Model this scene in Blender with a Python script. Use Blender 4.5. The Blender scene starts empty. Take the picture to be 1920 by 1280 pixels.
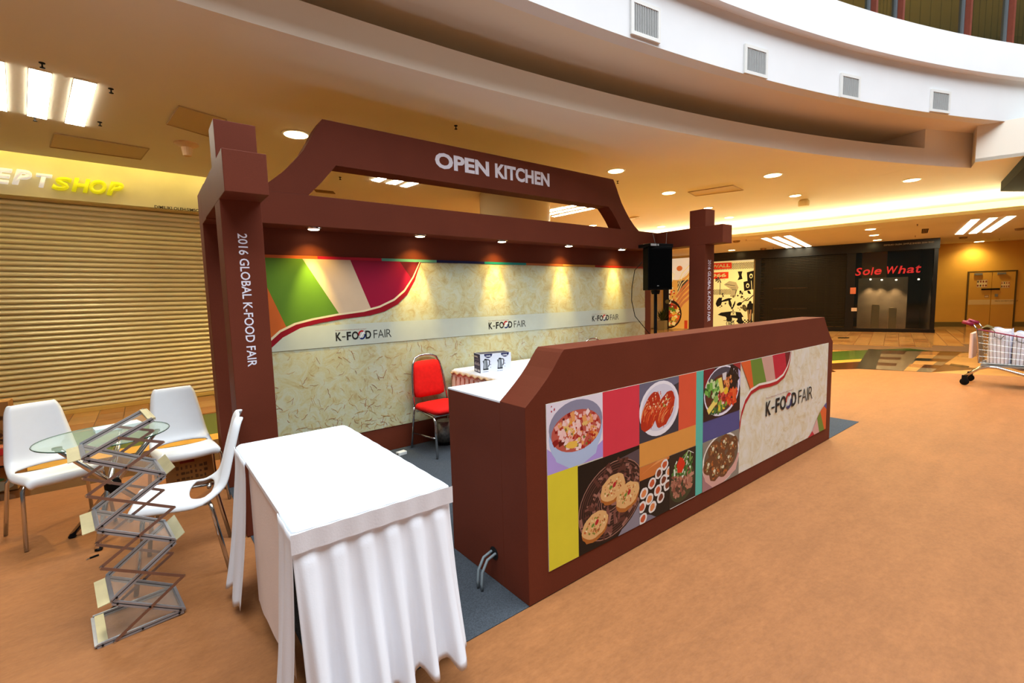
import bpy, bmesh, math, random
from mathutils import Vector, Matrix
random.seed(7)
S = bpy.context.scene
COL = S.collection
PI = math.pi
rad = math.radians

# ------------------------------------------------------------------ camera
CAM_ROWS = [[0.785093, 0.0783015, -0.6144086], [-0.6188444, 0.0580007, -0.7833693], [-0.0257028, 0.9952411, 0.0939923]]
cd = bpy.data.cameras.new('camera'); cam = bpy.data.objects.new('camera', cd); COL.objects.link(cam)
m = Matrix(CAM_ROWS).to_4x4(); m.translation = (0, 0, 1.5); cam.matrix_world = m
cd.sensor_width = 36; cd.lens = 16.4015; cd.clip_start = 0.05; cd.clip_end = 300
S.camera = cam
# ------------------------------------------------------------------ world, skylight, exposure
w = bpy.data.worlds.new('world'); S.world = w; w.use_nodes = True
bg = w.node_tree.nodes['Background']; bg.inputs[0].default_value = (0.84, 0.93, 1.0, 1); bg.inputs[1].default_value = 0.13
def area(name, loc, rot, size, power, col, sy=None):
    l = bpy.data.lights.new(name, 'AREA'); l.energy = power; l.color = col; l.size = size
    if sy: l.shape = 'RECTANGLE'; l.size_y = sy
    o = bpy.data.objects.new(name, l); COL.objects.link(o); o.location = loc; o.rotation_euler = rot; return o
area('atrium_skylight', (4.0, -1.3, 12), (0, 0, 0), 18, 4500, (0.86, 0.94, 1.0), 8.4)
S.view_settings.view_transform = 'Standard'; S.view_settings.look = 'None'; S.view_settings.gamma = 1.0
S.view_settings.use_curve_mapping = False; S.view_settings.exposure = 0.0
S.cycles.use_denoising = True
S.cycles.max_bounces = 8; S.cycles.diffuse_bounces = 5; S.cycles.transparent_max_bounces = 12
S.cycles.caustics_reflective = False; S.cycles.caustics_refractive = False; S.cycles.sample_clamp_indirect = 4.0

# ------------------------------------------------------------------ materials
def lin(c):
    if isinstance(c, str): c = [int(c[i:i+2], 16) / 255 for i in (0, 2, 4)]
    return tuple((x / 12.92 if x <= .04045 else ((x + .055) / 1.055) ** 2.4) for x in c)
MATS = {}
def mat(name, col='808080', rough=.6, metal=0., var=0., scale=20., bump=0., bscale=200., spec=.5, emit=None, es=1., alpha=1., trans=0., ior=1.45, stretch=(1, 1, 1)):
    if name in MATS: return MATS[name]
    M = bpy.data.materials.new(name); M.use_nodes = True; nt = M.node_tree; b = nt.nodes['Principled BSDF']
    c = lin(col)
    b.inputs['Base Color'].default_value = (*c, 1); b.inputs['Roughness'].default_value = rough
    b.inputs['Metallic'].default_value = metal; b.inputs['Specular IOR Level'].default_value = spec
    b.inputs['IOR'].default_value = ior; b.inputs['Transmission Weight'].default_value = trans; b.inputs['Alpha'].default_value = alpha
    if emit: b.inputs['Emission Color'].default_value = (*lin(emit), 1); b.inputs['Emission Strength'].default_value = es
    tc = nt.nodes.new('ShaderNodeTexCoord'); mp = nt.nodes.new('ShaderNodeMapping'); mp.inputs['Scale'].default_value = stretch
    nt.links.new(tc.outputs['Object'], mp.inputs[0])
    if var:
        n = nt.nodes.new('ShaderNodeTexNoise'); n.inputs['Scale'].default_value = scale; n.inputs['Detail'].default_value = 5
        r = nt.nodes.new('ShaderNodeValToRGB'); e = r.color_ramp.elements
        e[0].position = .3; e[1].position = .7
        e[0].color = (*[x * (1 - var) for x in c], 1); e[1].color = (*[min(1, x * (1 + var)) for x in c], 1)
        nt.links.new(mp.outputs[0], n.inputs[0]); nt.links.new(n.outputs[0], r.inputs[0]); nt.links.new(r.outputs[0], b.inputs['Base Color'])
    if bump:
        n = nt.nodes.new('ShaderNodeTexNoise'); n.inputs['Scale'].default_value = bscale; n.inputs['Detail'].default_value = 3
        bp = nt.nodes.new('ShaderNodeBump'); bp.inputs['Strength'].default_value = bump; bp.inputs['Distance'].default_value = .01
        nt.links.new(mp.outputs[0], n.inputs[0]); nt.links.new(n.outputs[0], bp.inputs['Height']); nt.links.new(bp.outputs[0], b.inputs['Normal'])
    MATS[name] = M; return M
def print_mat(name, rough=.45, glow=0.):
    M = bpy.data.materials.new(name); M.use_nodes = True; nt = M.node_tree; b = nt.nodes['Principled BSDF']
    a = nt.nodes.new('ShaderNodeAttribute'); a.attribute_name = 'ink'
    n = nt.nodes.new('ShaderNodeTexNoise'); n.inputs['Scale'].default_value = 9; n.inputs['Detail'].default_value = 6
    mx = nt.nodes.new('ShaderNodeMix'); mx.data_type = 'RGBA'; mx.blend_type = 'MULTIPLY'; mx.inputs['Factor'].default_value = .12
    tc = nt.nodes.new('ShaderNodeTexCoord'); nt.links.new(tc.outputs['Object'], n.inputs[0])
    nt.links.new(a.outputs['Color'], mx.inputs['A']); nt.links.new(n.outputs['Fac'], mx.inputs['B'])
    nt.links.new(mx.outputs['Result'], b.inputs['Base Color']); b.inputs['Roughness'].default_value = rough
    b.inputs['Specular IOR Level'].default_value = .25
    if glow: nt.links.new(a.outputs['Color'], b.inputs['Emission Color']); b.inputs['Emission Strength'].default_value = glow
    return M
BROWN = mat('brown laminate', '68301f', .6, var=.06, scale=3, bump=.04, bscale=300, spec=.16)
WHITE = mat('white cloth', 'e4e6ec', .85, var=.02, scale=4, bump=.06, bscale=140, spec=.15)
CLOTH2 = mat('cream inner cloth', 'e9dcd6', .9, var=.03, scale=6, bump=.08, bscale=120, spec=.1)
WPLAS = mat('white moulded plastic', 'eaecee', .35, var=.01)
WTOP = mat('white laminate top', 'eceef2', .4, var=.01, scale=4)
CHROME = mat('chrome tube', 'c9c6c2', .16, 1., var=.05, scale=8)
ALU = mat('brushed aluminium', 'a6a8ae', .34, .6, var=.06, scale=30)
STEELB = mat('dull steel strip', 'a08c86', .42, 1., var=.05, scale=30)
BLACKP = mat('black plastic', '060606', .6, spec=.2, var=.2)
BLACKM = mat('black speaker grille', '050505', .9, var=.3, scale=300, spec=.03)
RED = mat('red upholstery', 'd81a16', .8, var=.08, scale=30, bump=.15, bscale=400, spec=.2)
KRAFT = mat('kraft paper floor', '966138', .55, var=.06, scale=4, bump=.16, bscale=30, stretch=(1, 2.2, 1), spec=.3)
def speckle(M, scale, amt, stretch=(1,1,1)):          # a second, finer mottling over a material's colour
    nt = M.node_tree; b = nt.nodes['Principled BSDF']; src = b.inputs['Base Color'].links[0].from_socket
    tc = nt.nodes.new('ShaderNodeTexCoord'); mp = nt.nodes.new('ShaderNodeMapping'); mp.inputs['Scale'].default_value = stretch
    n = nt.nodes.new('ShaderNodeTexNoise'); n.inputs['Scale'].default_value = scale; n.inputs['Detail'].default_value = 8; n.inputs['Roughness'].default_value = .7
    r = nt.nodes.new('ShaderNodeValToRGB'); r.color_ramp.elements[0].position = .3; r.color_ramp.elements[1].position = .7
    r.color_ramp.elements[0].color = (1-amt, 1-amt*1.1, 1-amt*1.2, 1); r.color_ramp.elements[1].color = (1+amt*.6, 1+amt*.6, 1+amt*.6, 1)
    mx = nt.nodes.new('ShaderNodeMix'); mx.data_type = 'RGBA'; mx.blend_type = 'MULTIPLY'; mx.inputs['Factor'].default_value = 1
    nt.links.new(tc.outputs['Object'], mp.inputs[0]); nt.links.new(mp.outputs[0], n.inputs[0]); nt.links.new(n.outputs[0], r.inputs[0])
    nt.links.new(src, mx.inputs['A']); nt.links.new(r.outputs[0], mx.inputs['B']); nt.links.new(mx.outputs['Result'], b.inputs['Base Color'])
speckle(KRAFT, 28, .16, (1, 1.7, 1)); speckle(KRAFT, 3.2, .10, (.35, 1.6, 1)); speckle(BROWN, 160, .10)
CARPET = mat('grey booth carpet', '464b51', .95, var=.28, scale=160, bump=.35, bscale=320, spec=.1)
CEIL = mat('cream ceiling paint', 'e6dfd0', .75, var=.03, scale=.6, spec=.2)
PLAST = mat('white balcony plaster', 'e2e4e6', .8, var=.02, scale=2, bump=.03, bscale=20, spec=.2)
CREAMW = mat('cream fascia paint', 'e8deb6', .7, var=.06, scale=3, spec=.3)
YELW = mat('ochre wall paint', 'd9a444', .6, var=.04, scale=2, spec=.35)
SLAT = mat('beige shutter enamel', 'dccda0', .38, .25, var=.05, scale=2)
GROUT = mat('dark tile grout', '6e4a26', .8)
TILE = mat('sand floor tile', 'c8945a', .16, var=.10, scale=3, spec=.5)
TILE2 = mat('tan floor tile', 'b27a48', .16, var=.12, scale=3, spec=.5)
TGREEN = mat('green tile', '4d6427', .16, var=.1, scale=5)
TYEL = mat('yellow tile', 'e0aa4e', .16, var=.08, scale=5)
TBROWN = mat('brown tile', '4c2a14', .16, var=.12, scale=5)
TDARK = mat('dark grey tile', '2f2d24', .14, var=.12, scale=5)
TGREY = mat('mottled grey tile', '7c6a55', .14, var=.2, scale=6)
DARKF = mat('black shopfront frame', '0e0b07', .3, var=.1)
DARKG = mat('dark grille bar', '2b2415', .42, .4, var=.2)
GLASS = mat('shop window glass', '20241f', .03, alpha=.28, spec=.8)
TOPGL = mat('green tinted glass', 'b9d8c6', .03, alpha=.30, spec=.9)
CLEAR = mat('clear acrylic', 'd9d2c4', .05, alpha=.16, spec=.7)
CARD = mat('cardboard', '9a6d3c', .85, var=.12, scale=5, spec=.15)
INK = mat('black ink', '17130f', .7)
LETW = mat('white vinyl lettering', 'e2dfea', .5)
LAMP = mat('lamp diffuser', 'fff6dc', .5, emit='ffefc4', es=14)
LAMPW = mat('warm downlight lens', 'fff0c0', .5, emit='ffdf9a', es=30)
PANELF = mat('far fluorescent diffuser', 'fffdf4', .5, emit='fff3cc', es=12)
PANELW = mat('fluorescent diffuser', 'fffdf4', .5, emit='fff6dc', es=44)
COVE = mat('cove tube', 'fff0b0', .5, emit='fff2b8', es=210)
GREYM = mat('grey metal', '8a8a86', .45, .4, var=.05)
WMET = mat('white painted metal', 'dcdcd8', .5)
DKGRV = mat('dark vent void', '2a2a28', .8)
INKM = print_mat('printed paper'); INKG = print_mat('glowing poster print', .4, .45)  # second print: ink colours also emit, a glow added to brighten both posters

# ------------------------------------------------------------------ mesh builder
ACC = {}
class MB:
    def __init__(s): s.v = []; s.f = []; s.m = []
    def add(s, vs, fs, mi=0):
        o = len(s.v); s.v += [tuple(a) for a in vs]; s.f += [tuple(i + o for i in f) for f in fs]; s.m += [mi] * len(fs); return s
    def box(s, x0, x1, y0, y1, z0, z1, mi=0):
        return s.add([(x0,y0,z0),(x1,y0,z0),(x1,y1,z0),(x0,y1,z0),(x0,y0,z1),(x1,y0,z1),(x1,y1,z1),(x0,y1,z1)],
            [(0,3,2,1),(4,5,6,7),(0,1,5,4),(1,2,6,5),(2,3,7,6),(3,0,4,7)], mi)
    def bevbox(s, x0, x1, y0, y1, z0, z1, b=.01, mi=0):     # box with chamfered upright and top edges
        def ring(x0,x1,y0,y1,z,b): return [(x0+b,y0,z),(x1-b,y0,z),(x1,y0+b,z),(x1,y1-b,z),(x1-b,y1,z),(x0+b,y1,z),(x0,y1-b,z),(x0,y0+b,z)]
        vs = ring(x0,x1,y0,y1,z0,b) + ring(x0,x1,y0,y1,z1-b,b) + ring(x0+b,x1-b,y0+b,y1-b,z1,b)
        fs = [tuple(range(7,-1,-1)), tuple(range(16,24))]
        for r in (0, 8):
            for i in range(8): j = (i+1) % 8; fs.append((r+i, r+j, r+8+j, r+8+i))
        return s.add(vs, fs, mi)
    def prism(s, poly, y0, y1, mi=0):            # polygon in x,z pushed from y0 to y1
        n = len(poly)
        vs = [(x, y0, z) for x, z in poly] + [(x, y1, z) for x, z in poly]
        fs = [tuple(range(n)), tuple(range(2*n-1, n-1, -1))]
        for i in range(n): j = (i+1) % n; fs.append((i, i+n, j+n, j))
        return s.add(vs, fs, mi)
    def slab(s, poly, z0, z1, mi=0):             # polygon in x,y from z0 to z1
        n = len(poly)
        vs = [(x, y, z0) for x, y in poly] + [(x, y, z1) for x, y in poly]
        fs = [tuple(range(n-1, -1, -1)), tuple(range(n, 2*n))]
        for i in range(n): j = (i+1) % n; fs.append((i, j, j+n, i+n))
        return s.add(vs, fs, mi)
    def tube(s, pts, r, n=8, mi=0, cap=True, closed=False, sq=False):
        pts = [Vector(p) for p in pts]; N = len(pts); rings = []; up = None
        for i, p in enumerate(pts):
            a = pts[(i-1) % N] if (i or closed) else p; b = pts[(i+1) % N] if (i < N-1 or closed) else p
            d = (b - a).normalized()
            if up is None: up = Vector((0,0,1)) if abs(d.z) < .9 else Vector((0,1,0))
            x = d.cross(up).normalized(); up = x.cross(d).normalized()
            rr = r[i] if isinstance(r, (list, tuple)) else r
            k0 = PI / n if sq else 0
            rings.append([p + (x*math.cos(k0+2*PI*k/n) + up*math.sin(k0+2*PI*k/n))*rr for k in range(n)])
        vs = [v for q in rings for v in q]; fs = []
        for i in range(N if closed else N-1):
            a = i*n; b = ((i+1) % N)*n
            for k in range(n): l = (k+1) % n; fs.append((a+k, a+l, b+l, b+k))
        if cap and not closed: fs += [tuple(range(n-1,-1,-1)), tuple((N-1)*n+k for k in range(n))]
        return s.add(vs, fs, mi)
    def bar(s, a, b, w, h, mi=0, up=(0,0,1)):   # flat bar: w across, h along up
        a = Vector(a); b = Vector(b); d = (b-a).normalized(); u = Vector(up)
        x = d.cross(u).normalized(); u = x.cross(d).normalized()
        vs = [p + x*sx*w/2 + u*su*h/2 for p in (a, b) for sx, su in ((-1,-1),(1,-1),(1,1),(-1,1))]
        return s.add(vs, [(3,2,1,0),(4,5,6,7),(0,1,5,4),(1,2,6,5),(2,3,7,6),(3,0,4,7)], mi)
    def lathe(s, prof, n=20, c=(0,0,0), mi=0, axis='z'):
        vs = []; fs = []; N = len(prof)
        for r, z in prof:
            for k in range(n):
                a = 2*PI*k/n; p = (r*math.cos(a), r*math.sin(a), z)
                if axis == 'y': p = (p[0], p[2], p[1])
                if axis == 'x': p = (p[2], p[0], p[1])
                vs.append((p[0]+c[0], p[1]+c[1], p[2]+c[2]))
        for i in range(N-1):
            for k in range(n): l = (k+1) % n; fs.append((i*n+k, i*n+l, (i+1)*n+l, (i+1)*n+k))
        fs += [tuple(range(n-1,-1,-1)), tuple((N-1)*n+k for k in range(n))]
        return s.add(vs, fs, mi)
    def grid(s, fn, nu, nv, mi=0, skip=None):
        vs = [fn(i/nu, j/nv) for j in range(nv+1) for i in range(nu+1)]; W = nu+1
        fs = [(j*W+i, j*W+i+1, (j+1)*W+i+1, (j+1)*W+i) for j in range(nv) for i in range(nu) if not (skip and skip(i, j))]
        return s.add(vs, fs, mi)
    def mesh(s, name, mats, smooth=False):
        me = bpy.data.meshes.new(name); me.from_pydata(s.v, [], s.f); me.validate()
        for M in (mats if isinstance(mats, (list, tuple)) else [mats]): me.materials.append(M)
        if len(me.polygons) == len(s.m): me.polygons.foreach_set('material_index', s.m)
        if smooth: me.polygons.foreach_set('use_smooth', [True]*len(me.polygons))
        me.update(); return me
    def build(s, name, mats, parent=None, smooth=False, local=False):
        return place(name, s.mesh(name, mats, smooth), parent, local)
def place(name, me, parent=None, local=False):
    o = bpy.data.objects.new(name, me); COL.objects.link(o)
    if parent:
        o.parent = parent; A = ACC.get(parent, Vector())
        if not local: o.location = -A
        ACC[o] = A + o.location
    else:                                            # a one-mesh thing: origin at the middle of its base
        if me.vertices:
            xs = [v.co for v in me.vertices]
            c = Vector(((min(v.x for v in xs)+max(v.x for v in xs))/2, (min(v.y for v in xs)+max(v.y for v in xs))/2, min(v.z for v in xs)))
            me.transform(Matrix.Translation(-c)); o.location = c; ACC[o] = c.copy()
    return o
def tag(o, label=None, cat=None, group=None, kind=None):
    if label: o['label'] = label
    if cat: o['category'] = cat
    if group: o['group'] = group
    if kind: o['kind'] = kind
    return o
def thing(name, loc, label, cat, group=None, rz=0):
    o = bpy.data.objects.new(name, None); COL.objects.link(o); o.location = loc; o.rotation_euler = (0, 0, rz); o.empty_display_size = .1
    ACC[o] = Vector(loc); return tag(o, label, cat, group)
def struct(name, mb, M, smooth=False): return tag(mb.build(name, M, None, smooth), kind='structure')
def kids(o): return [c for c in bpy.data.objects if c.parent == o]
def dup(root, loc, rz, label, group=None):
    def cp(o, par):
        c = o.copy(); COL.objects.link(c)
        if par: c.parent = par
        for k in TREE.get(o, []): cp(k, c)
        return c
    TREE = {}
    for o in bpy.data.objects:
        if o.parent: TREE.setdefault(o.parent, []).append(o)
    c = cp(root, None); c.location = loc; c.rotation_euler = (0, 0, rz); c['label'] = label
    if group: c['group'] = group
    ACC[c] = Vector(loc); return c
def bevel(o, w=.004, seg=2):
    md = o.modifiers.new('bevel', 'BEVEL'); md.width = w; md.segments = seg; md.limit_method = 'ANGLE'; return o

# ------------------------------------------------------------------ lettering and flat print
def text_mesh(body, o, U, V, width=None, height=None, bold=0., shear=0., depth=.0006, spacing=1., fit=True, M=None):
    """flat letters: o = lower-left corner, U / V = directions of the line and of the caps"""
    cu = bpy.data.curves.new('lettering', 'FONT'); cu.body = body; cu.size = 1; cu.offset = bold; cu.shear = shear
    cu.space_character = spacing; cu.resolution_u = 3; cu.extrude = 0
    ob = bpy.data.objects.new('lettering', cu); COL.objects.link(ob)
    dg = bpy.context.evaluated_depsgraph_get(); dg.update()
    me = bpy.data.meshes.new_from_object(ob.evaluated_get(dg)); bpy.data.objects.remove(ob); bpy.data.curves.remove(cu)
    xs = [v.co.x for v in me.vertices]; ys = [v.co.y for v in me.vertices]
    x0, x1, y0, y1 = min(xs), max(xs), min(ys), max(ys)
    sy = (height / (y1 - y0)) if height else 1
    sx = (width / (x1 - x0)) if width else sy
    if not height: sy = sx
    U = Vector(U).normalized(); V = Vector(V).normalized(); N = U.cross(V); o = Vector(o)
    for v in me.vertices: v.co = o + U*((v.co.x-x0)*sx) + V*((v.co.y-y0)*sy) + N*depth
    if len(me.materials) == 0: me.materials.append(M)
    else: me.materials[0] = M
    for p in me.polygons: p.material_index = 0
    return me
def text(name, body, o, U, V, parent, M=None, **k):
    return place(name, text_mesh(body, o, U, V, M=M or LETW, **k), parent)
def clip(poly, x0, x1, y0, y1):
    for ax, lim, sg in ((0, x0, 1), (0, x1, -1), (1, y0, 1), (1, y1, -1)):
        out = []
        for i in range(len(poly)):
            a, b = poly[i-1], poly[i]; ia = sg*(a[ax]-lim) >= 0; ib = sg*(b[ax]-lim) >= 0
            if ia != ib:
                t = (lim-a[ax])/(b[ax]-a[ax]); out.append((a[0]+t*(b[0]-a[0]), a[1]+t*(b[1]-a[1])))
            if ib: out.append(b)
        poly = out
        if len(poly) < 3: return []
    return poly
class Print:
    """flat ink shapes on the plane o + u*U + v*V, later layers a hair in front"""
    def __init__(s, o, U=(1,0,0), V=(0,0,1), N=(0,-1,0)):
        s.o = Vector(o); s.U = Vector(U); s.V = Vector(V); s.N = Vector(N); s.vs = []; s.fs = []; s.cs = []; s.d = 0.; s.cl = None
    def layer(s, rect=None): s.d += 2e-5; s.cl = rect; return s
    def poly(s, pts, col):
        if s.cl: pts = clip(pts, *s.cl)
        if len(pts) < 3: return s
        s.d += 6e-7; d = s.d; b = len(s.vs)
        s.vs += [s.o + s.U*x + s.V*y + s.N*d for x, y in pts]; s.fs.append(tuple(range(b, b+len(pts)))); s.cs.append(lin(col)); return s
    def rect(s, x0, x1, y0, y1, col): return s.poly([(x0,y0),(x1,y0),(x1,y1),(x0,y1)], col)
    def ell(s, x, y, a, b, col, rot=0., n=28, jit=0.):
        c, q = math.cos(rot), math.sin(rot); P = []
        for i in range(n):
            t = 2*PI*i/n; k = 1 + random.uniform(-jit, jit); ex, ey = a*k*math.cos(t), b*k*math.sin(t); P.append((x+ex*c-ey*q, y+ex*q+ey*c))
        return s.poly(P, col)
    def ring(s, x, y, a, b, wd, col, rot=0., t0=0., t1=2*PI, n=32):
        c, q = math.cos(rot), math.sin(rot)
        def P(k, t): ex, ey = (a+k)*math.cos(t), (b+k)*math.sin(t); return (x+ex*c-ey*q, y+ex*q+ey*c)
        for i in range(n):
            ta = t0+(t1-t0)*i/n; tb = t0+(t1-t0)*(i+1)/n; s.poly([P(0,ta),P(wd,ta),P(wd,tb),P(0,tb)], col)
        return s
    def line(s, pts, wd, col):
        for (x0,y0),(x1,y1) in zip(pts, pts[1:]):
            L = math.hypot(x1-x0, y1-y0) or 1; nx, ny = -(y1-y0)/L*wd/2, (x1-x0)/L*wd/2
            s.poly([(x0-nx,y0-ny),(x1-nx,y1-ny),(x1+nx,y1+ny),(x0+nx,y0+ny)], col)
        return s
    def band(s, lo, hi, col):
        for i in range(len(lo)-1): s.poly([lo[i], lo[i+1], hi[i+1], hi[i]], col)
        return s
    def chips(s, n, x, y, a, b, size, cols, rot=0., asp=(.6,1.6)):
        c, q = math.cos(rot), math.sin(rot)
        for _ in range(n):
            t = random.uniform(0, 2*PI); r = math.sqrt(random.random()); ex, ey = a*r*math.cos(t), b*r*math.sin(t)
            cx, cy = x+ex*c-ey*q, y+ex*q+ey*c; sz = size*random.uniform(.6,1.3); an = random.uniform(0, PI); k = random.uniform(*asp)
            ca, sa = math.cos(an), math.sin(an)
            s.poly([(cx+(u*ca*k-v*sa)*sz, cy+(u*sa*k+v*ca)*sz) for u, v in ((-.5,-.5),(.5,-.45),(.5,.5),(-.45,.5))], random.choice(cols))
        return s
    def build(s, name, parent, M=None):
        me = bpy.data.meshes.new(name); me.from_pydata(s.vs, [], s.fs); me.materials.append(M or INKM)
        at = me.color_attributes.new('ink', 'FLOAT_COLOR', 'CORNER'); data = []
        for p, c in zip(me.polygons, s.cs): data += [*c, 1]*p.loop_total
        at.data.foreach_set('color', data); me.update()
        return place(name, me, parent)
# ================================================================== SETTING
CX, CY = 0.491, -21.66                        # centre of the round atrium
def pol(t, R, z=None, cx=CX, cy=CY):
    a = rad(t); p = (cx + R*math.sin(a), cy + R*math.cos(a)); return p if z is None else (*p, z)
ZC, ZL = 3.45, 3.05                           # main ceiling, lower ceiling over the far shops
T0, T1 = -32., 24.4
ARC = [pol(T0+(T1-T0)*i/72, 25.46) for i in range(73)]
EXT = [(10.56,1.42),(10.74,.85),(11.6,-2.2),(13.2,-8)]         # the ceiling edge straightens on the right
# lower ceiling edge on the right
EDGE = [(12.3,12.5),(13.427,6.752),(13.786,5.12),(14.125,2.989),(14.517,1.169),(15.8,-5.5)]
# --- floor: base slab, tiles, rings
f = MB().box(-16, 34, -26, 26, -.30, -.022); fl = struct('floor', f, TILE)
MB().slab([(13.4,4.5),(14.6,9),(20,12),(22,3),(20,-2),(16,-2)], -.0221, -.012).build('grout_bed', GROUT, fl); MB().box(-3,1.9,7.6,9.3,-.0221,-.012).build('grout_bed', GROUT, fl)
RX, RY = -1.2, -21.66
def ringband(name, r0, r1, t0, t1, z, M, n=60):
    b = MB()
    for i in range(n):
        a = t0+(t1-t0)*i/n; c = t0+(t1-t0)*(i+1)/n
        b.slab([pol(a,r0,None,RX,RY), pol(a,r1,None,RX,RY), pol(c,r1,None,RX,RY), pol(c,r0,None,RX,RY)][::-1], -.022, z)
    return b.build(name, M, fl)
ringband('brown_ring', 26.4, 27.83, -20, 29.5, -.004, TBROWN); ringband('yellow_ring', 27.83, 28.12, -20, 29.2, -.0042, TYEL)
ringband('green_ring', 28.12, 29.35, -20, 33, -.0044, TGREEN)
# tiles in front of the left shutter
for i in range(16):
    for j in range(3):
        x0 = -2.9+i*.285; y0 = 7.72+j*.5+.02*math.sin(i)
        if math.hypot(x0-RX, y0-RY) < 29.33: continue
        MB().box(x0+.004, x0+.281, y0+.004, y0+.496, -.022, -.004+random.uniform(-.0004,.0004)).build('floor_tile', random.choice((TILE,TILE2)), fl)
# tiles in front of the far shops, laid square to the shop wall
ud = Vector((math.cos(rad(12.6)), math.sin(rad(12.6)), 0)); vd = Vector((math.sin(rad(12.6)), -math.cos(rad(12.6)), 0))
for i in range(29):
    for j in range(11):
        c = Vector((14.1,8.2,0)) + ud*(j*.60) + vd*(i*.318)
        q = c + ud*.3
        if q.x > 21.9 or math.hypot(q.x-RX, q.y-RY) < 29.7: continue
        P = [c+ud*.006+vd*.006, c+vd*.312+ud*.006, c+vd*.312+ud*.594, c+vd*.006+ud*.594]
        MB().slab([(a.x,a.y) for a in P][::1], -.022, -.004+random.uniform(-.0004,.0004)).build('floor_tile', random.choice((TILE,TILE,TILE2)), fl)
MB().slab([(10.5,-8),(30,-8),(30,11),(22,11),(22,-2),(20,-2.5),(10.5,-2.5)], -.022, -.0055).build('plain_tile_field', TILE, fl)
MB().slab([(9.6,3.6),(13.2,3.9),(16.6,-1.2),(20.2,-2.4),(10.5,-2.5)], -.022, -.0052).build('plain_tile_field', TILE, fl)
# inlay: dark slanted band and patchwork between two dark lines
IN = [(10.42,2.846),(10.65,2.594),(13.92,3.281),(13.98,3.572),(10.77,1.831),(14.87,1.154)]
MB().slab([IN[0],IN[1],IN[2],IN[3]], -.022, -.0025).build('dark_inlay', TDARK, fl)
def mixp(a, b, t): return (a[0]+(b[0]-a[0])*t, a[1]+(b[1]-a[1])*t)
A0, A1, B0, B1 = IN[1], IN[4], IN[2], mixp(IN[2], IN[5], .62)
rows = [0,.16,.30,.46,.60,.78,1]; pal = [TGREY, TILE2, TGREY, TBROWN, TILE, TGREY, TDARK]
for r in range(6):
    cuts = [0,.22+.1*(r%2),.52,.74,1] if r not in (2,) else [0,.32,.55,.86,1]
    for k in range(4):
        M = pal[(r*3+k*2) % 6]
        if r == 3 and k == 2: M = TDARK
        q = [mixp(mixp(A0,A1,u), mixp(B0,B1,u), v) for u, v in ((cuts[k],rows[r]),(cuts[k+1],rows[r]),(cuts[k+1],rows[r+1]),(cuts[k],rows[r+1]))]
        MB().slab(q, -.022, -.0022+random.uniform(-.0002,.0002)).build('patchwork_tile', M, fl)
for a, b in ((IN[0],IN[4]),(IN[3],IN[5])):
    n = Vector((b[0]-a[0], b[1]-a[1])).normalized(); n = Vector((-n.y,n.x))*.055
    MB().slab([(a[0]-n.x,a[1]-n.y),(b[0]-n.x,b[1]-n.y),(b[0]+n.x,b[1]+n.y),(a[0]+n.x,a[1]+n.y)], -.022, -.0015).build('dark_strip', TDARK, fl)
for q in ([(12.01,1.787),(11.82,1.503),(12.07,1.516),(12.28,1.806)], [(16.97,5.129),(17.14,4.883),(16.77,4.77),(16.6,5.016)]):
    MB().slab(q, -.022, -.0018).build('dark_inlay', TDARK, fl)
# kraft paper that covers the event floor
pp = [pol(t, 26.98, None, RX, RY) for t in [-26+ i*(50.1/50) for i in range(51)]]
pp += [(10.03,3.10),(10.43,2.80),(10.78,1.80),(11.15,.72),(11.7,-1.2),(13.5,-9),(13.5,-25),(-15,-25),(-15,1)]
tag(MB().slab(pp[::-1], -.021, 0).build('paper_floor_covering', KRAFT), 'orange-brown kraft paper sheet covering the event floor around the booth', 'floor covering')
# grey carpet under the booth
tag(MB().slab([(.43,1.650),(6.239,1.650),(6.239,4.62),(.43,4.62)], 0, .004).build('booth_carpet', CARPET), 'thin blue-grey carpet laid under the kitchen booth and counter', 'carpet')

# --- ceilings
b = MB(); TS = 2.0
def slot(t):                                  # where the ceiling stops short of the left shop fascia
    k = math.tan(rad(4.649)); a = rad(t); dx, dy = math.sin(a), math.cos(a)
    R = (SLY + k*(CX+.943) - CY) / (dy - k*dx); return R
SLY = 8.50
for i in range(80):
    a = T0+(T1-T0)*i/80; c = T0+(T1-T0)*(i+1)/80
    if a < TS: c = min(c, TS); b.slab([pol(a,25.46), pol(a,slot(a)), pol(c,slot(c)), pol(c,25.46)][::-1], ZC, ZC+.05)
    if (T1-T0)/80*(i+1)+T0 > TS: a = max(a, TS); c = T0+(T1-T0)*(i+1)/80; b.slab([pol(a,25.46), pol(a,52), pol(c,52), pol(c,25.46)][::-1], ZC, ZC+.05)
ex = [ARC[-1]] + EXT
b.slab([pol(T1,52)] + [(44,10),(44,-8)] + ex[::-1], ZC, ZC+.05)
ce = struct('ceiling', b, CEIL)
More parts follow.
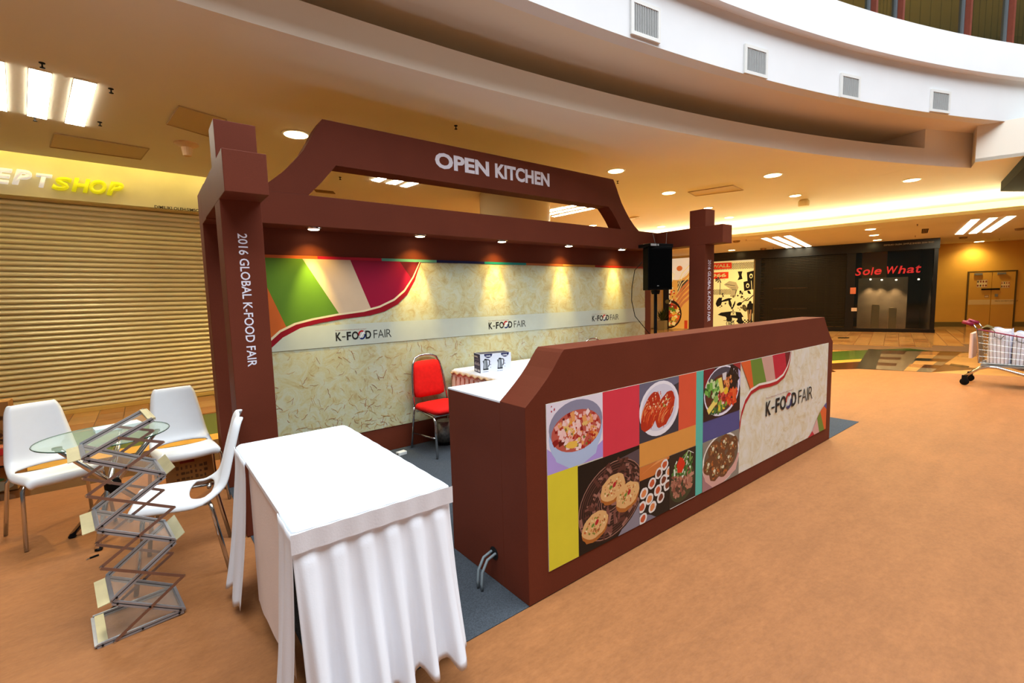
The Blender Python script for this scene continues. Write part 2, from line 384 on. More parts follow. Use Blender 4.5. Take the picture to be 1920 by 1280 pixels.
# lip of the ceiling ring, groove and soffit
LIP = 3.71; SOF = 4.007; RF = 24.95; TG = 22.0
b = MB()
for i in range(60):
    a = T0+(TG-T0)*i/60; c = T0+(TG-T0)*(i+1)/60
    b.slab([pol(a,25.46), pol(a,25.55), pol(c,25.55), pol(c,25.46)][::-1], ZC-.001, LIP)
struct('trim_1', b, CEIL, False)
b = MB(); w_ = [pol(TG,26.2), pol(TG,25.46)] + [pol(TG+(T1-TG)*i/5, 25.46) for i in range(1,6)] + EXT
w2 = [pol(TG,26.2), pol(T1,26.3)] + [(x+.5,y+.15) for x, y in EXT]
vs = [(x,y,z) for z in (ZC-.001, SOF+.01) for x, y in w_]; n = len(w_)
b.add(vs, [(i,i+1,n+i+1,n+i) for i in range(n-1)])
struct('trim_2', b, CEIL)
b = MB()
for i in range(60):
    a = T0+(TG-T0)*i/60; c = T0+(TG-T0)*(i+1)/60
    b.add([pol(a,26.2,ZC),pol(c,26.2,ZC),pol(c,26.2,SOF),pol(a,26.2,SOF)], [(0,1,2,3)])
struct('trim_3', b, CEIL)
b = MB(); TF = 34.
for i in range(66):
    a = T0+(TF-T0)*i/66; c = T0+(TF-T0)*(i+1)/66
    b.slab([pol(a,RF+.06), pol(a,29), pol(c,29), pol(c,RF+.06)][::-1], SOF, SOF+.05)
struct('ceiling.001', b, CEIL)
# white balcony fascia and parapet above it
b = MB()
for i in range(66):
    a = T0+(TF-T0)*i/66; c = T0+(TF-T0)*(i+1)/66
    b.slab([pol(a,RF), pol(a,RF+.15), pol(c,RF+.15), pol(c,RF)][::-1], SOF-.002, 4.66)
struct('wall_balcony', b, PLAST)
b = MB()
for i in range(66):
    a = T0+(TF-T0)*i/66; c = T0+(TF-T0)*(i+1)/66
    b.slab([pol(a,RF-.10), pol(a,RF+.5), pol(c,RF+.5), pol(c,RF-.10)][::-1], 4.615, 5.085)
struct('wall_parapet', b, PLAST)
# upper gallery behind the balcony windows
GAL = mat('olive gallery paint', '7c6c34', .8, var=.1, scale=1)
b = MB()
for i in range(30):
    a = 4+34*i/30; c = 4+34*(i+1)/30
    b.add([pol(a,29.5,5.0),pol(c,29.5,5.0),pol(c,29.5,8.2),pol(a,29.5,8.2)], [(0,1,2,3)])
    b.add([pol(a,25.2,7.9),pol(c,25.2,7.9),pol(c,29.5,7.9),pol(a,29.5,7.9)], [(0,1,2,3)])
    b.add([pol(a,25.2,8.2),pol(c,25.2,8.2),pol(c,25.2,7.6),pol(a,25.2,7.6)], [(0,1,2,3)])
struct('wall_gallery', b, GAL)
# windows along the gallery: theta of each post
FRAME = mat('grey window frame', '5c6266', .5, .3); POST = mat('red-brown window post', '6a3020', .5, var=.1); WGL = mat('dark gallery glass', '2a2814', .04, alpha=.45, spec=.6)
THS = [[(10.86,5.086),(14.24,5.206),(18.4,5.299),(19.67,5.3),(22.94,5.321),(25.05,5.337),(26.68,5.348)][i][0] for i in range(7)]
def wbar(b, ta, tb, r0, r1, z0, z1, n=6):
    for i in range(n):
        a = ta+(tb-ta)*i/n; c = ta+(tb-ta)*(i+1)/n
        b.slab([pol(a,r0), pol(a,r1), pol(c,r1), pol(c,r0)][::-1], z0, z1)
for i in range(6):
    ta, tb = THS[i], THS[i+1]; g = .045
    wn = struct('window_%d' % (i+1), (lambda b: (wbar(b, ta, tb, 25.2, 25.36, 5.0, 5.1), b)[1])(MB()), mat('dark sill', '26292b', .5))
    fr = MB(); wbar(fr, ta+g, tb-g*3.2, 25.24, 25.30, 5.1, 5.19); wbar(fr, ta+g, tb-g*3.2, 25.24, 25.30, 7.5, 7.6)
    wbar(fr, ta+g, ta+g*2.1, 25.24, 25.30, 5.1, 7.6, 1); wbar(fr, tb-g*4.3, tb-g*3.2, 25.24, 25.30, 5.1, 7.6, 1); wbar(fr, tb-g*2.6, tb-g*1.7, 25.25, 25.32, 5.1, 7.6, 1)
    fr.build('window_frame', FRAME, wn)
    pn = MB(); wbar(pn, ta+g*2, tb-g*4, 25.265, 25.275, 5.19, 7.5); pn.build('pane', WGL, wn)
    ps = MB(); wbar(ps, tb-g*1.3, tb+g*.7, 25.18, 25.34, 5.1, 7.7, 1); ps.build('window_post', POST, wn)
gl = [(26.26,7.25)][0]
x, y = pol(gl[0], 27.0); tag(MB().lathe([(.09,7.86),(.11,7.88),(.11,7.9)], 16, (x,y,0)).build('gallery_downlight', LAMPW), 'small round lamp glowing behind the gallery windows upstairs', 'ceiling light')
area('gallery_lamp', (x, y, 7.7), (0,0,0), .5, 700, (1,.8,.5))
# four vent grilles set in the balcony fascia
V4 = [[(8.075,4.338),(8.074,4.061),(8.83,4.34),(8.833,4.09)], [(12.01,4.297),(12.03,4.041),(12.76,4.289),(12.78,4.044)], [(16.06,4.264),(16.1,4.026),(16.79,4.263),(16.83,4.033)], [(20.32,4.293),(20.37,4.044),(21.11,4.283),(21.15,4.06)]]
vn = ['largest and nearest, at the left', 'second from the left', 'third from the left', 'farthest, at the right end']
for k, q in enumerate(V4):
    ta, tb = (q[0][0]+q[1][0])/2, (q[2][0]+q[3][0])/2; z0, z1 = (q[1][1]+q[3][1])/2, (q[0][1]+q[2][1])/2; z1 = min(z1, 4.60)
    tm = (ta+tb)/2; wd = rad(tb-ta)*RF; x, y = pol(tm, RF-.004)
    t = thing('vent_grille', (x,y,z0), 'white framed vent grille in the curved balcony fascia, ' + vn[k], 'vent', 'vents along the balcony fascia', rad(-tm))
    h = z1-z0; w2_ = wd/2
    fr = MB().box(-w2_-.035,w2_+.035,-.02,0,h,h+.035).box(-w2_-.035,w2_+.035,-.02,0,-.035,0).box(-w2_-.035,-w2_,-.02,0,0,h).box(w2_,w2_+.035,-.02,0,0,h)
    fr.build('vent_frame', WMET, t, local=True)
    MB().box(-w2_,w2_,-.004,0,0,h).build('vent_void', DKGRV, t, local=True)
    for i in range(14):
        x = -w2_+wd*(i+.5)/14; MB().box(x-.006,x+.006,-.016,-.004,0,h).build('slat', mat('vent slat','a8aaa8',.5), t, local=True)

# --- lower ceiling over the far shops, with its cove
b = MB(); b.slab([*EDGE[::-1]] [::-1] + [(30,-5.5),(30,12.5)], ZL, ZL+.06); struct('ceiling.002', b, CEIL)
lip = MB()
for (x0,y0),(x1,y1) in zip(EDGE, EDGE[1:]): lip.slab([(x0-.02,y0),(x1-.02,y1),(x1+.05,y1),(x0+.05,y0)], ZL-.001, ZL+.075)
struct('trim_4', lip, mat('cream cove lip', 'e8dcae', .7))
cv = MB()
for (x0,y0),(x1,y1) in zip(EDGE, EDGE[1:]): cv.tube([(x0+.25,y0,ZL+.085),(x1+.25,y1,ZL+.085)], .02, 6)
tag(cv.build('cove_light_tube', COVE), 'glowing tube hidden in the cove above the far shops', 'cove light')
bk = MB()
for (x0,y0),(x1,y1) in zip(EDGE, EDGE[1:]): bk.slab([(x0+1.5,y0),(x1+1.5,y1),(x1+1.55,y1),(x0+1.55,y0)], ZL, ZC+.04)
struct('trim_5', bk, mat('cream cove lip'))
b = MB().slab([(-15,24),(-15,24.2),(30,24.2),(30,24)][::-1], 0, 3.5); struct('wall_back', b, CEIL)

# ================================================================== LEFT SHOP (root frame: x along wall, -y towards the room)
LA = rad(4.649); LO = (-.943, 9.136, 0)
t = thing('wall_left', LO, None, None, None, LA); t['kind'] = 'structure'
FA = [(-0.362,3.549),(1.906,3.486),(-0.4097,3.003),(1.796,2.986)]
fz0 = (FA[2][1]+FA[3][1])/2
MB().box(-5, 2.4, -.22, .30, fz0, 3.95).build('shop_fascia', CREAMW, t, local=True)
MB().box(-5, 2.4, -.75, .30, 3.93, 3.97).build('slot_top', CREAMW, t, local=True)
MB().box(-5, 2.4, -.75, -.70, 3.5, 3.95).build('slot_side', CREAMW, t, local=True)
MB().box(-5, 2.4, .30, .5, 0, 3.95).build('backing_wall', CREAMW, t, local=True)
tube = tag(MB().tube([(LO[0]-4.0, 8.23, 3.60),(LO[0]+2.3, 8.23+.512, 3.60)], .02, 6).build('cove_light_tube', mat('soft cove tube', 'fff0b0', .5, emit='fff0a0', es=11)), 'glowing tube hidden in the ceiling slot above the shuttered shop sign', 'cove light')
# roller shutter of slats
rs = thing('roller_shutter', LO, 'closed beige roller shutter of horizontal slats behind the white chairs', 'shutter', None, LA)
NS = 42; ph = (3.12-.05)/NS
prof = [(.006,.0),(-.016,.06),(-.028,.22),(-.031,.42),(-.026,.62),(-.012,.78),(.004,.86),(.012,.93),(.006,1.0)]
me = None
for i in range(NS):
    if me is None:
        b = MB(); vs = [(x, y, z*ph) for x in (-4.5,2.4) for y, z in prof]; n = len(prof)
        b.add(vs, [(k,n+k,n+k+1,k+1) for k in range(n-1)]); me = b.mesh('slat', SLAT)
    o = bpy.data.objects.new('slat', me); COL.objects.link(o); o.parent = rs; o.location = (0, 0, .05+i*ph)
bevel(MB().box(-4.5,2.4,-.03,.02,-.004,.055).build('bottom_rail', mat('yellow shutter rail','d8b868',.4,.2), rs, local=True))
MB().box(-4.5,2.4,.03,.05,0,3.2).build('backing', SLAT, rs, local=True)
# shop sign letters, standing proud of the fascia
SG = [(-0.3825,3.296),(-0.3984,3.114),(0.1188,3.257),(0.07641,3.062),(0.842,3.305),(0.8049,3.14),(1.18,3.015),(1.795,3.017)]
sg = thing('shop_sign', LO, 'raised white and yellow italic letters on the shop fascia', 'sign', None, LA)
YL = mat('yellow sign acrylic', 'e6e21a', .4, emit='e6e21a', es=.45); WL_ = mat('white sign acrylic', 'f2f0e8', .4, emit='f2f0e8', es=.45)  # faint glow added to the letter colours to lift their dim fronts
x = SG[2][0]; hgt = .235
def letter(ch, x, z, wd, M, hgt):
    me = text_mesh(ch, (x, -.30, z), (1,0,0), (0,0,1), wd, hgt, bold=.04, shear=.28, depth=0, M=M)
    bm = bmesh.new(); bm.from_mesh(me); r = bmesh.ops.extrude_face_region(bm, geom=list(bm.faces))
    for v in r['geom']:
        if isinstance(v, bmesh.types.BMVert): v.co.y += .06
    bmesh.ops.recalc_face_normals(bm, faces=bm.faces); bm.to_mesh(me); bm.free()
    place('letter', me, sg, local=True)
LB = [(-0.466,3.119),(-0.2899,3.125),(-0.06314,3.119),(0.07684,3.107),(0.2701,3.108),(0.4604,3.108),(0.6355,3.108)]
LE = [(-0.2696,3.141),(-0.09666,3.132),(0.09877,3.124),(0.2872,3.121),(0.4778,3.117),(0.6419,3.117),(0.8357,3.119)]
LT = [(-0.3762,3.311),(-0.1635,3.318),(0.03183,3.295),(0.1846,3.283),(0.3822,3.292),(0.5654,3.297),(0.7492,3.295)]
for ch, a_, e_, t_, M in zip('EPTSHOP', LB, LE, LT, (WL_,WL_,WL_,YL,YL,YL,YL)): letter(ch, a_[0], a_[1], e_[0]-a_[0], M, t_[1]-a_[1])
text('lettering', 'DIMILIKI OLEH:SIMSON FASHION', (SG[6][0], -.222, SG[6][1]-.03), (1,0,0), (0,0,1), t, INK, height=.045, bold=.02).location = (0,0,0)
# ================================================================== FAR SHOPS (root frame: x along the wall, -y towards the room)
RA = rad(-72.746); RO = (19.377, 6.118, 0)
def wr(name, label, cat, group=None): return thing(name, RO, label, cat, group, RA)
t = wr('wall_right', None, None); t['kind'] = 'structure'
Q = [(-2.498,2.844),(2.736,2.975),(2.771,0.1466),(-2.625,-0.04483),(-3.919,2.795),(0.4569,2.82),(0.4573,0.1096),(-2.423,2.778)]
sx0, sx1 = Q[7][0], Q[2][0]            # shopfront from the poster edge to its right end
MB().box(-14, sx0, .04, .2, -.02, ZL).build('plain_wall', mat('pale shop wall','d8c68c',.7), t, local=True)
MB().box(-14, sx1+.05, 2.8, 3.0, -.02, 3.2).build('shop_back_wall', mat('dark shop interior','1a140e',.8), t, local=True)
MB().box(sx0, sx1+.05, .15, 2.8, 2.96, 3.0).build('shop_ceiling', mat('dark shop interior'), t, local=True)
MB().box(sx0-.1, sx0, .1, 2.8, -.02, 3.0).build('side_wall', mat('dark shop interior'), t, local=True)
MB().box(sx1-.02, sx1+.05, .02, 2.8, -.02, 3.0).build('side_wall', mat('dark shop interior'), t, local=True)
sf = wr('shopfront', 'dark closed shopfront with see-through grille shutter and glass display window', 'shopfront')
HZ = 2.72
MB().box(sx0-1.9, sx1+.06, -.08, .12, HZ, ZL+.02).build('header', mat('dark glossy header','14110c',.25), sf, local=True)
MB().box(sx0-.02, sx1+.06, -.06, .10, -.022, .11).build('plinth', DARKF, sf, local=True)
m0, m1 = Q[5][0]-.03, Q[5][0]+.22
for a, b_ in ((sx0-.02, sx0+.17), (m0, m1), (sx1-.06, sx1+.04)):
    MB().box(a, b_, -.05, .08, .10, HZ).build('post', DARKF, sf, local=True)
# grille shutter: thin bars
gx0, gx1 = sx0+.16, m0
NB = 44; ph = (HZ-.11)/NB
me = MB().box(gx0, gx1, -.012, .008, 0, ph*.62).mesh('grille_bar', DARKG)
for i in range(NB):
    o = bpy.data.objects.new('grille_bar', me); COL.objects.link(o); o.parent = sf; o.location = (0,0,.11+i*ph)
b = MB()
for i in range(1, 9): x = gx0+(gx1-gx0)*i/9; b.box(x-.008, x+.008, .010, .018, .11, HZ)
b.build('grille_tie', DARKG, sf, local=True)
for z, xa in ((.75,.56), (1.55,.56)):
    MB().box(gx0+.4, gx0+(gx1-gx0)*xa, .55, .75, z, z+.05).build('display_shelf', mat('tan shelf board','7a5028',.5), sf, local=True)
# glass window with what stands behind it
wn = wr('window_7', None, None); wn['kind'] = 'structure'
MB().box(m1, sx1-.06, -.004, .006, .11, HZ).build('pane', GLASS, wn, local=True)
W2 = [(0.8065,1.859),(2.187,1.871),(2.218,0.09462),(0.8384,0.07341)]
MB().box(W2[0][0], W2[1][0], .9, .96, .05, W2[0][1]).build('display_panel', mat('grey shop panel','6e675a',.6,var=.2,scale=3), sf, local=True)
SL = [(0.6679,1.94),(1.357,1.926),(1.526,1.954),(2.428,1.944),(2.389,2.24),(2.086,1.786),(2.386,1.686)]
sn = wr('window_sign', 'red italic letters across the glass of the dark display window', 'sign')
RL = mat('red sign letters', 'b01e28', .5, emit='b01e28', es=.25)
SB = [(0.6679,1.94),(0.8619,1.931),(0.8835,1.948),(1.082,1.939),(1.103,1.947),(1.183,1.943),(1.198,1.951),(1.392,1.942),(1.526,1.962),(1.819,1.957),(1.826,1.957),(2.025,1.955),(2.045,1.963),(2.241,1.953),(2.268,1.961),(2.414,1.962)]
ST_ = [(0.7629,2.211),(0.972,2.145),(1.13,2.208),(1.291,2.145),(1.656,2.214),(1.905,2.217),(2.139,2.151),(2.337,2.217)]
for i, ch in enumerate('SoleWhat'):
    a_, b_ = SB[2*i], SB[2*i+1]; place('letter', text_mesh(ch, (a_[0], -.014, a_[1]), (1,0,0), (0,0,1), b_[0]-a_[0], ST_[i][1]-a_[1], bold=.018, shear=.2, M=RL), sn, local=True)
for k, px_ in enumerate([(1.308,0.1455),(1.778,0.1521)]):
    d = tag(MB().bevbox(-.11,.11,-.1,.1,0,[.92,.80][k],.008).box(-.10,.10,-.09,.09,[.92,.80][k],[.95,.83][k]).build('display_pedestal', mat('grey-brown pedestal','857a5e',.4)), ['taller narrow display pedestal behind the dark shop window', 'shorter narrow display pedestal behind the dark shop window'][k], 'pedestal')
    c_, s_ = math.cos(RA), math.sin(RA); x, y = px_[0], .55; d.rotation_euler = (0,0,RA); d.location = (RO[0]+x*c_-y*s_, RO[1]+x*s_+y*c_, -.022)
def wl(x, y, z): c_, s_ = math.cos(RA), math.sin(RA); return (RO[0]+x*c_-y*s_, RO[1]+x*s_+y*c_, z)
for px_, s_ in zip([(1.142,1.728),(1.458,1.697),(1.853,1.681),(2.445,1.676)], ('leftmost of four','second of four from the left','third of four from the left','rightmost of four')):
    p = wl(px_[0], .72, px_[1]+.06)
    tag(MB().lathe([(.022,0),(.026,.03),(.02,.045)], 12, p).build('window_spotlight', LAMP), 'small spotlight shining down behind the dark shop window, ' + s_, 'spotlight', 'spotlights in the dark shop window')
    l = bpy.data.lights.new('window_spot', 'SPOT'); l.energy = 110; l.color = (1,.62,.28); l.spot_size = rad(80); l.spot_blend = .7; l.shadow_soft_size = .03
    o = bpy.data.objects.new('window_spot', l); COL.objects.link(o); o.location = wl(px_[0], .70, px_[1]+.03)
NT = [(0.6029,0.7708),(0.6787,0.7703),(0.55,1.426),(0.6495,1.608)]
for px_, hh, cc in ((NT[0],.12,'d8b8a0'), (NT[2],.22,'c86a48')):
    MB().box(px_[0], px_[0]+.16, -.052, -.05, px_[1]-hh/2, px_[1]+hh/2).build('notice', mat('notice '+cc, cc, .6), sf, local=True)
text('lettering', 'DIMILIKI OLEH: SIMPLE SHOES SDN BHD', (sx1-1.35, -.082, 2.90), (1,0,0), (0,0,1), sf, mat('pale lettering','b0a890',.6), height=.05).location = (0,0,0)

# --- printed wall poster with halftone dots and cut-out figures
PV = [(-3.899,2.794),(-2.498,2.844),(-2.48,0.1669),(-4.121,2.787),(-3.863,0.2362)]
px0, px1, pz0, pz1 = PV[3][0]-.15, PV[1][0], .05, 2.76
po = wr('wall_poster', 'cream wall poster with red labels, halftone dots and black cut-out figures', 'poster')
MB().box(px0, px1, -.01, .035, pz0, pz1).build('poster_board', mat('poster board','d8c890',.5), po, local=True)
p = Print((0,-.0105,0)); CRM = 'f0e29a'; K = '14110c'
p.layer().rect(px0, px1, pz0, pz1, CRM)
def vp(*pts): return list(pts)
D = [(-3.896,2.647),(-3.283,2.413),(-3.396,2.288),(-3.888,2.03),(-3.344,2.792),(-2.517,2.8),(-2.485,2.607),(-2.888,2.375),(-3.699,1.989),(-3.69,1.389),(-3.064,2.287),(-2.88,1.954),(-2.738,2.238),(-2.5,1.938),(-2.849,1.872),(-2.637,1.541),(-3.263,1.609),(-3.047,1.308),(-3.772,0.584),(-3.306,0.5174),(-3.041,1.012),(-2.689,1.202),(-2.598,1.039),(-2.584,0.3557),(-3.301,0.2339),(-3,0.3528),(-2.729,0.2563),(-3.8,0.3473)]
p.layer((px0,px1,pz0,pz1))
st = .062
for zone in ((px0, D[6][0], D[1][1]-.02, pz1-.12), (px0, D[16][0]-.02, D[17][1]+.1, D[16][1])):
    j = 0; z = zone[2]
    while z < zone[3]:
        x = zone[0] + (j % 2)*st/2
        while x < zone[1]: p.ell(x, z, st*.30, st*.30, K, n=8); x += st
        z += st/2; j += 1
p.layer((px0,px1,pz0,pz1)); p.poly([(D[4][0],pz1),(D[4][0]+.05,D[5][1]-.10),(D[5][0]-.3,D[5][1]-.14),(px1,D[6][1]+.05),(px1,pz1)], 'f4ecb4')
p.poly([(D[10][0]-.1,D[11][1]-.08),(D[10][0]-.05,D[10][1]+.06),(D[11][0]+.1,D[10][1]+.05),(D[11][0]+.12,D[11][1]-.06)], CRM)
p.layer((px0,px1,pz0,pz1)); R_ = 'd03418'
p.poly([(px0,D[1][1]-.0),(D[1][0],D[1][1]),(D[1][0],D[1][1]+.24),(px0,D[1][1]+.26)], R_)
p.poly([(px0,D[3][1]),(D[2][0],D[3][1]),(D[2][0],D[3][1]+.26),(px0,D[3][1]+.26)], R_)
p.layer((px0,px1,pz0,pz1))
# S-shaped cut-out, picture frames, palm, rocks, guitarist, car, figures, badge, checks
x, z = D[10]; p.poly([(x,z),(x+.17,z),(x+.14,z-.14),(x+.18,z-.30),(x,z-.34),(x+.06,z-.20)], K)
for q, r in ((D[12], .0), (D[14], .05), ((D[14][0]+.28, D[14][1]+.05), .1)):
    x, z = q; p.poly([(x,z),(x+.26,z+.06),(x+.29,z-.30),(x+.03,z-.36)], K)
    p.layer((px0,px1,pz0,pz1)); p.ell(x+.15, z-.15, .06, .09, 'e8d890', n=14); p.layer((px0,px1,pz0,pz1)); p.ell(x+.15, z-.16, .035, .05, K, n=10)
x, z = D[8]; p.line([(x,z),(x,D[9][1])], .022, K)
for a in range(0, 360, 40): p.poly([(x,z),(x+.18*math.cos(rad(a-6)),z+.12*math.sin(rad(a-6))+.02),(x+.20*math.cos(rad(a+6)),z+.12*math.sin(rad(a+6))-.02)], K)
p.layer((px0,px1,pz0,pz1)); x, z = D[16]; p.poly([(x-.3,z+.18),(x-.1,z+.32),(x+.15,z+.26),(x+.24,z+.05),(x+.1,z-.34),(x-.06,z-.3),(x-.02,z-.02)], 'b0a070')
p.line([(x-.24,z+.2),(x+.12,z+.12)], .02, K); p.line([(x,z-.02),(x+.16,z-.04),(x+.12,z-.3)], .02, K); p.line([(x-.05,z+.05),(x+.15,z+.03)], .012, K)
for x, z, a, b_, r in ((D[18][0]+.05,D[20][1]+.1,.10,.2,-.3),(D[18][0]+.3,D[20][1]+.16,.22,.05,.3),(D[20][0]-.28,D[20][1]+.04,.05,.17,.3),(D[20][0]-.14,D[20][1]-.04,.03,.15,-.3),(D[21][0]-.26,D[21][1]+.28,.04,.06,0),(D[22][0]-.05,D[21][1]+.26,.05,.09,.6),(D[20][0]-.2,D[20][1]-.16,.04,.05,0)): p.ell(x, z, a, b_, K, r, 12, .2)
x, z = D[20]; p.ell(x+.06, z, .10, .065, K, .5, 14); p.line([(x+.08,z),(x+.38,z+.24)], .028, K); p.ell(x+.26,z-.16,.08,.14,'4a4024',.4,12,.2); p.line([(x+.34,z+.12),(x+.55,z+.34)], .035, K)
x, z = D[22]; p.poly([(x-.10,z-.05),(x-.02,z+.04),(x+.10,z-.02),(x+.13,z-.3),(x+.08,z-.42),(x-.06,z-.42),(x-.12,z-.25)], K); p.ell(x, z+.03, .05, .06, K, n=10)
p.line([(x-.04,z-.4),(x-.05,z-1.06)], .055, K); p.line([(x+.05,z-.4),(x+.05,z-1.0)], .055, K)
x, z = D[18]; p.poly([(x,z),(x+.12,z+.09),(x+.5,z+.14),(x+.85,z+.10),(x+.95,z-.08),(x+.7,z-.14),(x+.2,z-.06)], K)
p.layer((px0,px1,pz0,pz1)); p.poly([(x+.5,z+.1),(x+.66,z+.11),(x+.68,z-.02),(x+.48,z-.02)], 'e6d890')
p.ell(x+.42, z-.14, .10, .16, K, .7, 12, .3); p.line([(x+.4,z-.24),(x+.56,z-.3),(x+.62,z-.22)], .03, K); p.ell(x+.82, z-.22, .11, .18, K, .3, 12, .3); p.line([(x+1.1,z+.2),(x+1.14,z-.3)], .06, '8a6a3a'); p.line([(x+1.2,z+.2),(x+1.18,z-.25)], .05, 'a87848')
p.chips(26, x+.6, z+.5, .6, .5, .05, [K, '3a3018', '6a5a30'])
p.layer((px0,px1,pz0,pz1)); x, z = D[24]; p.ring(x, z, .13, .13, .02, K); p.ring(x, z, .10, .10, .008, K)
for i in range(12):
    for j in range(6):
        if (i+j) % 2: p.rect(x+.28+i*.055, x+.335+i*.055, z-.16+j*.055, z-.105+j*.055, K)
p.line([(x-.25,z+.12),(x-.1,z+.12)], .02, K)
p.build('poster_print', po, INKG).location = (0,0,0)
CT = mat('cream lettering', 'f0e6b0', .6)
for s_, x, z, w_, h_, M in (('E WALL', px0+.06, D[1][1]+.06, D[1][0]-px0-.12, .13, CT), ('1966', px0+.12, D[3][1]+.06, D[2][0]-px0-.2, .15, CT), ('50', D[24][0]-.075, D[24][1]-.05, .15, .10, INK), ('NS', px0+.02, D[25][1]+.03, .18, .09, mat('red lettering','c83018',.6)), ('WALL', px0+.08, D[26][1]+.04, .2, .035, INK), ('THE', px0+.08, D[26][1]-.03, .14, .035, INK)):
    text('lettering', s_, (x, -.0145, z), (1,0,0), (0,0,1), po, M, width=w_, height=h_, bold=.04).location = (0,0,0)

# --- food poster, pillar, planter and small shutter seen past the loudspeaker
FP = [(-5.722,3.294),(-4.747,3.219),(-5.701,-0.2423),(-6.283,1.74),(-5.908,0.07689),(-5.9,3.083),(-5.435,0.2202),(-5.929,-0.2012),(-4.862,-0.2228)]
fp = wr('food_poster', 'tall orange poster of an egg and noodles behind the right booth post', 'poster')
fx0, fx1 = FP[0][0], FP[1][0]+.3; fz1 = min(2.95, FP[0][1])
MB().box(fx0, fx1, -.02, .035, -.02, fz1).build('poster_board', mat('poster board'), fp, local=True)
p = Print((0,-.0205,0)); r = (fx0, fx1, 0, fz1); p.layer(r).rect(*r, 'e0a84c'); w_ = (FP[8][0]-fx0)
p.layer(r).ell(fx0+w_*.35, fz1-.28, w_*.7, .62, 'f6efd4', .1); p.poly([(fx0,1.2),(fx0+w_*.12,1.9),(fx0+w_*.3,2.3),(fx0,2.5)], 'efe4bc')
p.layer(r).ell(fx0+w_*.5, fz1-.42, .12, .11, 'd8763a'); p.poly([(fx0+w_*.42,fz1-.95),(fx0+w_*.9,fz1-.90),(fx0+w_,fz1-1.0),(fx0+w_*.42,fz1-1.6)], '4a4434')
for k in range(7): p.line([(fx0+w_*.3+.02*k, .55+.22*k), (fx0+w_*.62, 1.0+.22*k), (fx0+w_*1.3, 1.5+.24*k)], .03, 'f6dc90')
p.layer(r)
for k in range(4): p.line([(fx0+w_*.36, .66+.22*k), (fx0+w_*.66, 1.06+.22*k), (fx0+w_*1.3, 1.55+.24*k)], .10, 'c87a42')
p.layer(r).ell(fx0, .62, w_*.62, .62, '2a1c10'); p.layer(r).ell(fx0, .60, w_*.55, .52, 'b4642c'); p.layer(r).chips(70, fx0+.1, .6, w_*.4, .42, .14, ['d85a24','5a7a20','e8b840','8a2a14','3a4a18','f0d080'])
p.layer(r).chips(22, fx0+w_*.12, 1.35, .12, .55, .06, ['c83018','3a2a18','e8d8a0']); p.rect(fx0+w_*.75, fx0+w_*.9, 0, .35, 'c8401c')
p.build('poster_print', fp, INKG).location = (0,0,0)
pl = wr('dark_pillar', 'dark narrow shop pillar between the food poster and a small shutter', 'pillar')
MB().box(FP[5][0]-.05, fx0, -.06, .1, -.02, 2.9).build('pillar_body', mat('dark pillar','15150e',.3,var=.3,scale=2), pl, local=True)
for i in range(5):
    for j in range(4): MB().box(fx0-.36+i*.07, fx0-.31+i*.07, -.064, -.06, 2.25+j*.075, 2.30+j*.075).build('pale_square', mat('pale square','b8b47a',.5), pl, local=True)
MB().lathe([(.09,-.064),(.09,-.06)], 16, (FP[5][0]+.12,0,1.15), axis='y').build('round_emblem', mat('olive emblem','7a7a52',.5), pl, local=True)
d = wr('planter_box', 'low beige planter box with dark leaves at the foot of the pillar', 'planter')
MB().bevbox(FP[5][0]-.15, fx0-.02, -.55, -.12, -.02, .36, .02).build('box', mat('beige planter','8f8460',.7), d, local=True)
for k in range(34):
    x = random.uniform(FP[5][0]-.05, fx0-.1); y = random.uniform(-.5,-.2); a = random.uniform(0,6.3); h = random.uniform(.15,.6); dx, dy = .1*math.cos(a), .1*math.sin(a)
    MB().add([(x,y,.34),(x+dx-.03*dy/.1,y+dy+.03*dx/.1,.34+h*.6),(x+2*dx,y+2*dy,.34+h),(x+dx+.03*dy/.1,y+dy-.03*dx/.1,.34+h*.6)], [(0,1,2,3)]).build('leaf', mat('dark green leaf','2c3a14',.5,var=.3), d, local=True)
s2 = wr('small_shutter', 'narrow beige slatted shutter behind the loudspeaker stand', 'shutter')
for i in range(30): MB().box(FP[3][0]-.6, FP[5][0]-.06, -.03+.006*(i%2), .03, .02+i*.088, .102+i*.088).build('slat', SLAT, s2, local=True)
MB().box(FP[5][0]-.12, FP[5][0]-.06, -.06, .03, 0, 2.7).build('side_rail', mat('yellow shutter rail'), s2, local=True)

# --- ochre wall with double door on the far right
YA = rad(-60.7); YO = (23.265, 4.047, 0)
yw = thing('wall_far', YO, None, None, None, YA); yw['kind'] = 'structure'
MB().box(-2.2, 9, 0, .2, -.022, 3.3).build('wall_face', YELW, yw, local=True)
MB().box(-2.2, 9, -.02, 0, -.022, .17).build('skirting', mat('olive skirting','6a5a26',.5), yw, local=True)
DQ = [(1.015,1.97),(2.298,1.951),(1.089,0.2359),(2.324,0.2295),(1.667,1.942)]
dx0, dx1, dz = DQ[0][0], DQ[1][0], DQ[0][1]
dr = thing('door_1', YO, None, None, None, YA); dr['kind'] = 'structure'
YD = mat('ochre door paint', 'd09a3c', .5, var=.03, scale=2); dm = (dx0+dx1)/2
LINE = mat('dark door edge', '5a4416', .6)
fr = MB().box(dx0-.04,dx0,-.03,0,0,dz+.04).box(dx1,dx1+.04,-.03,0,0,dz+.04).box(dx0,dx1,-.03,0,dz,dz+.04); fr.build('door_frame', LINE, dr, local=True)
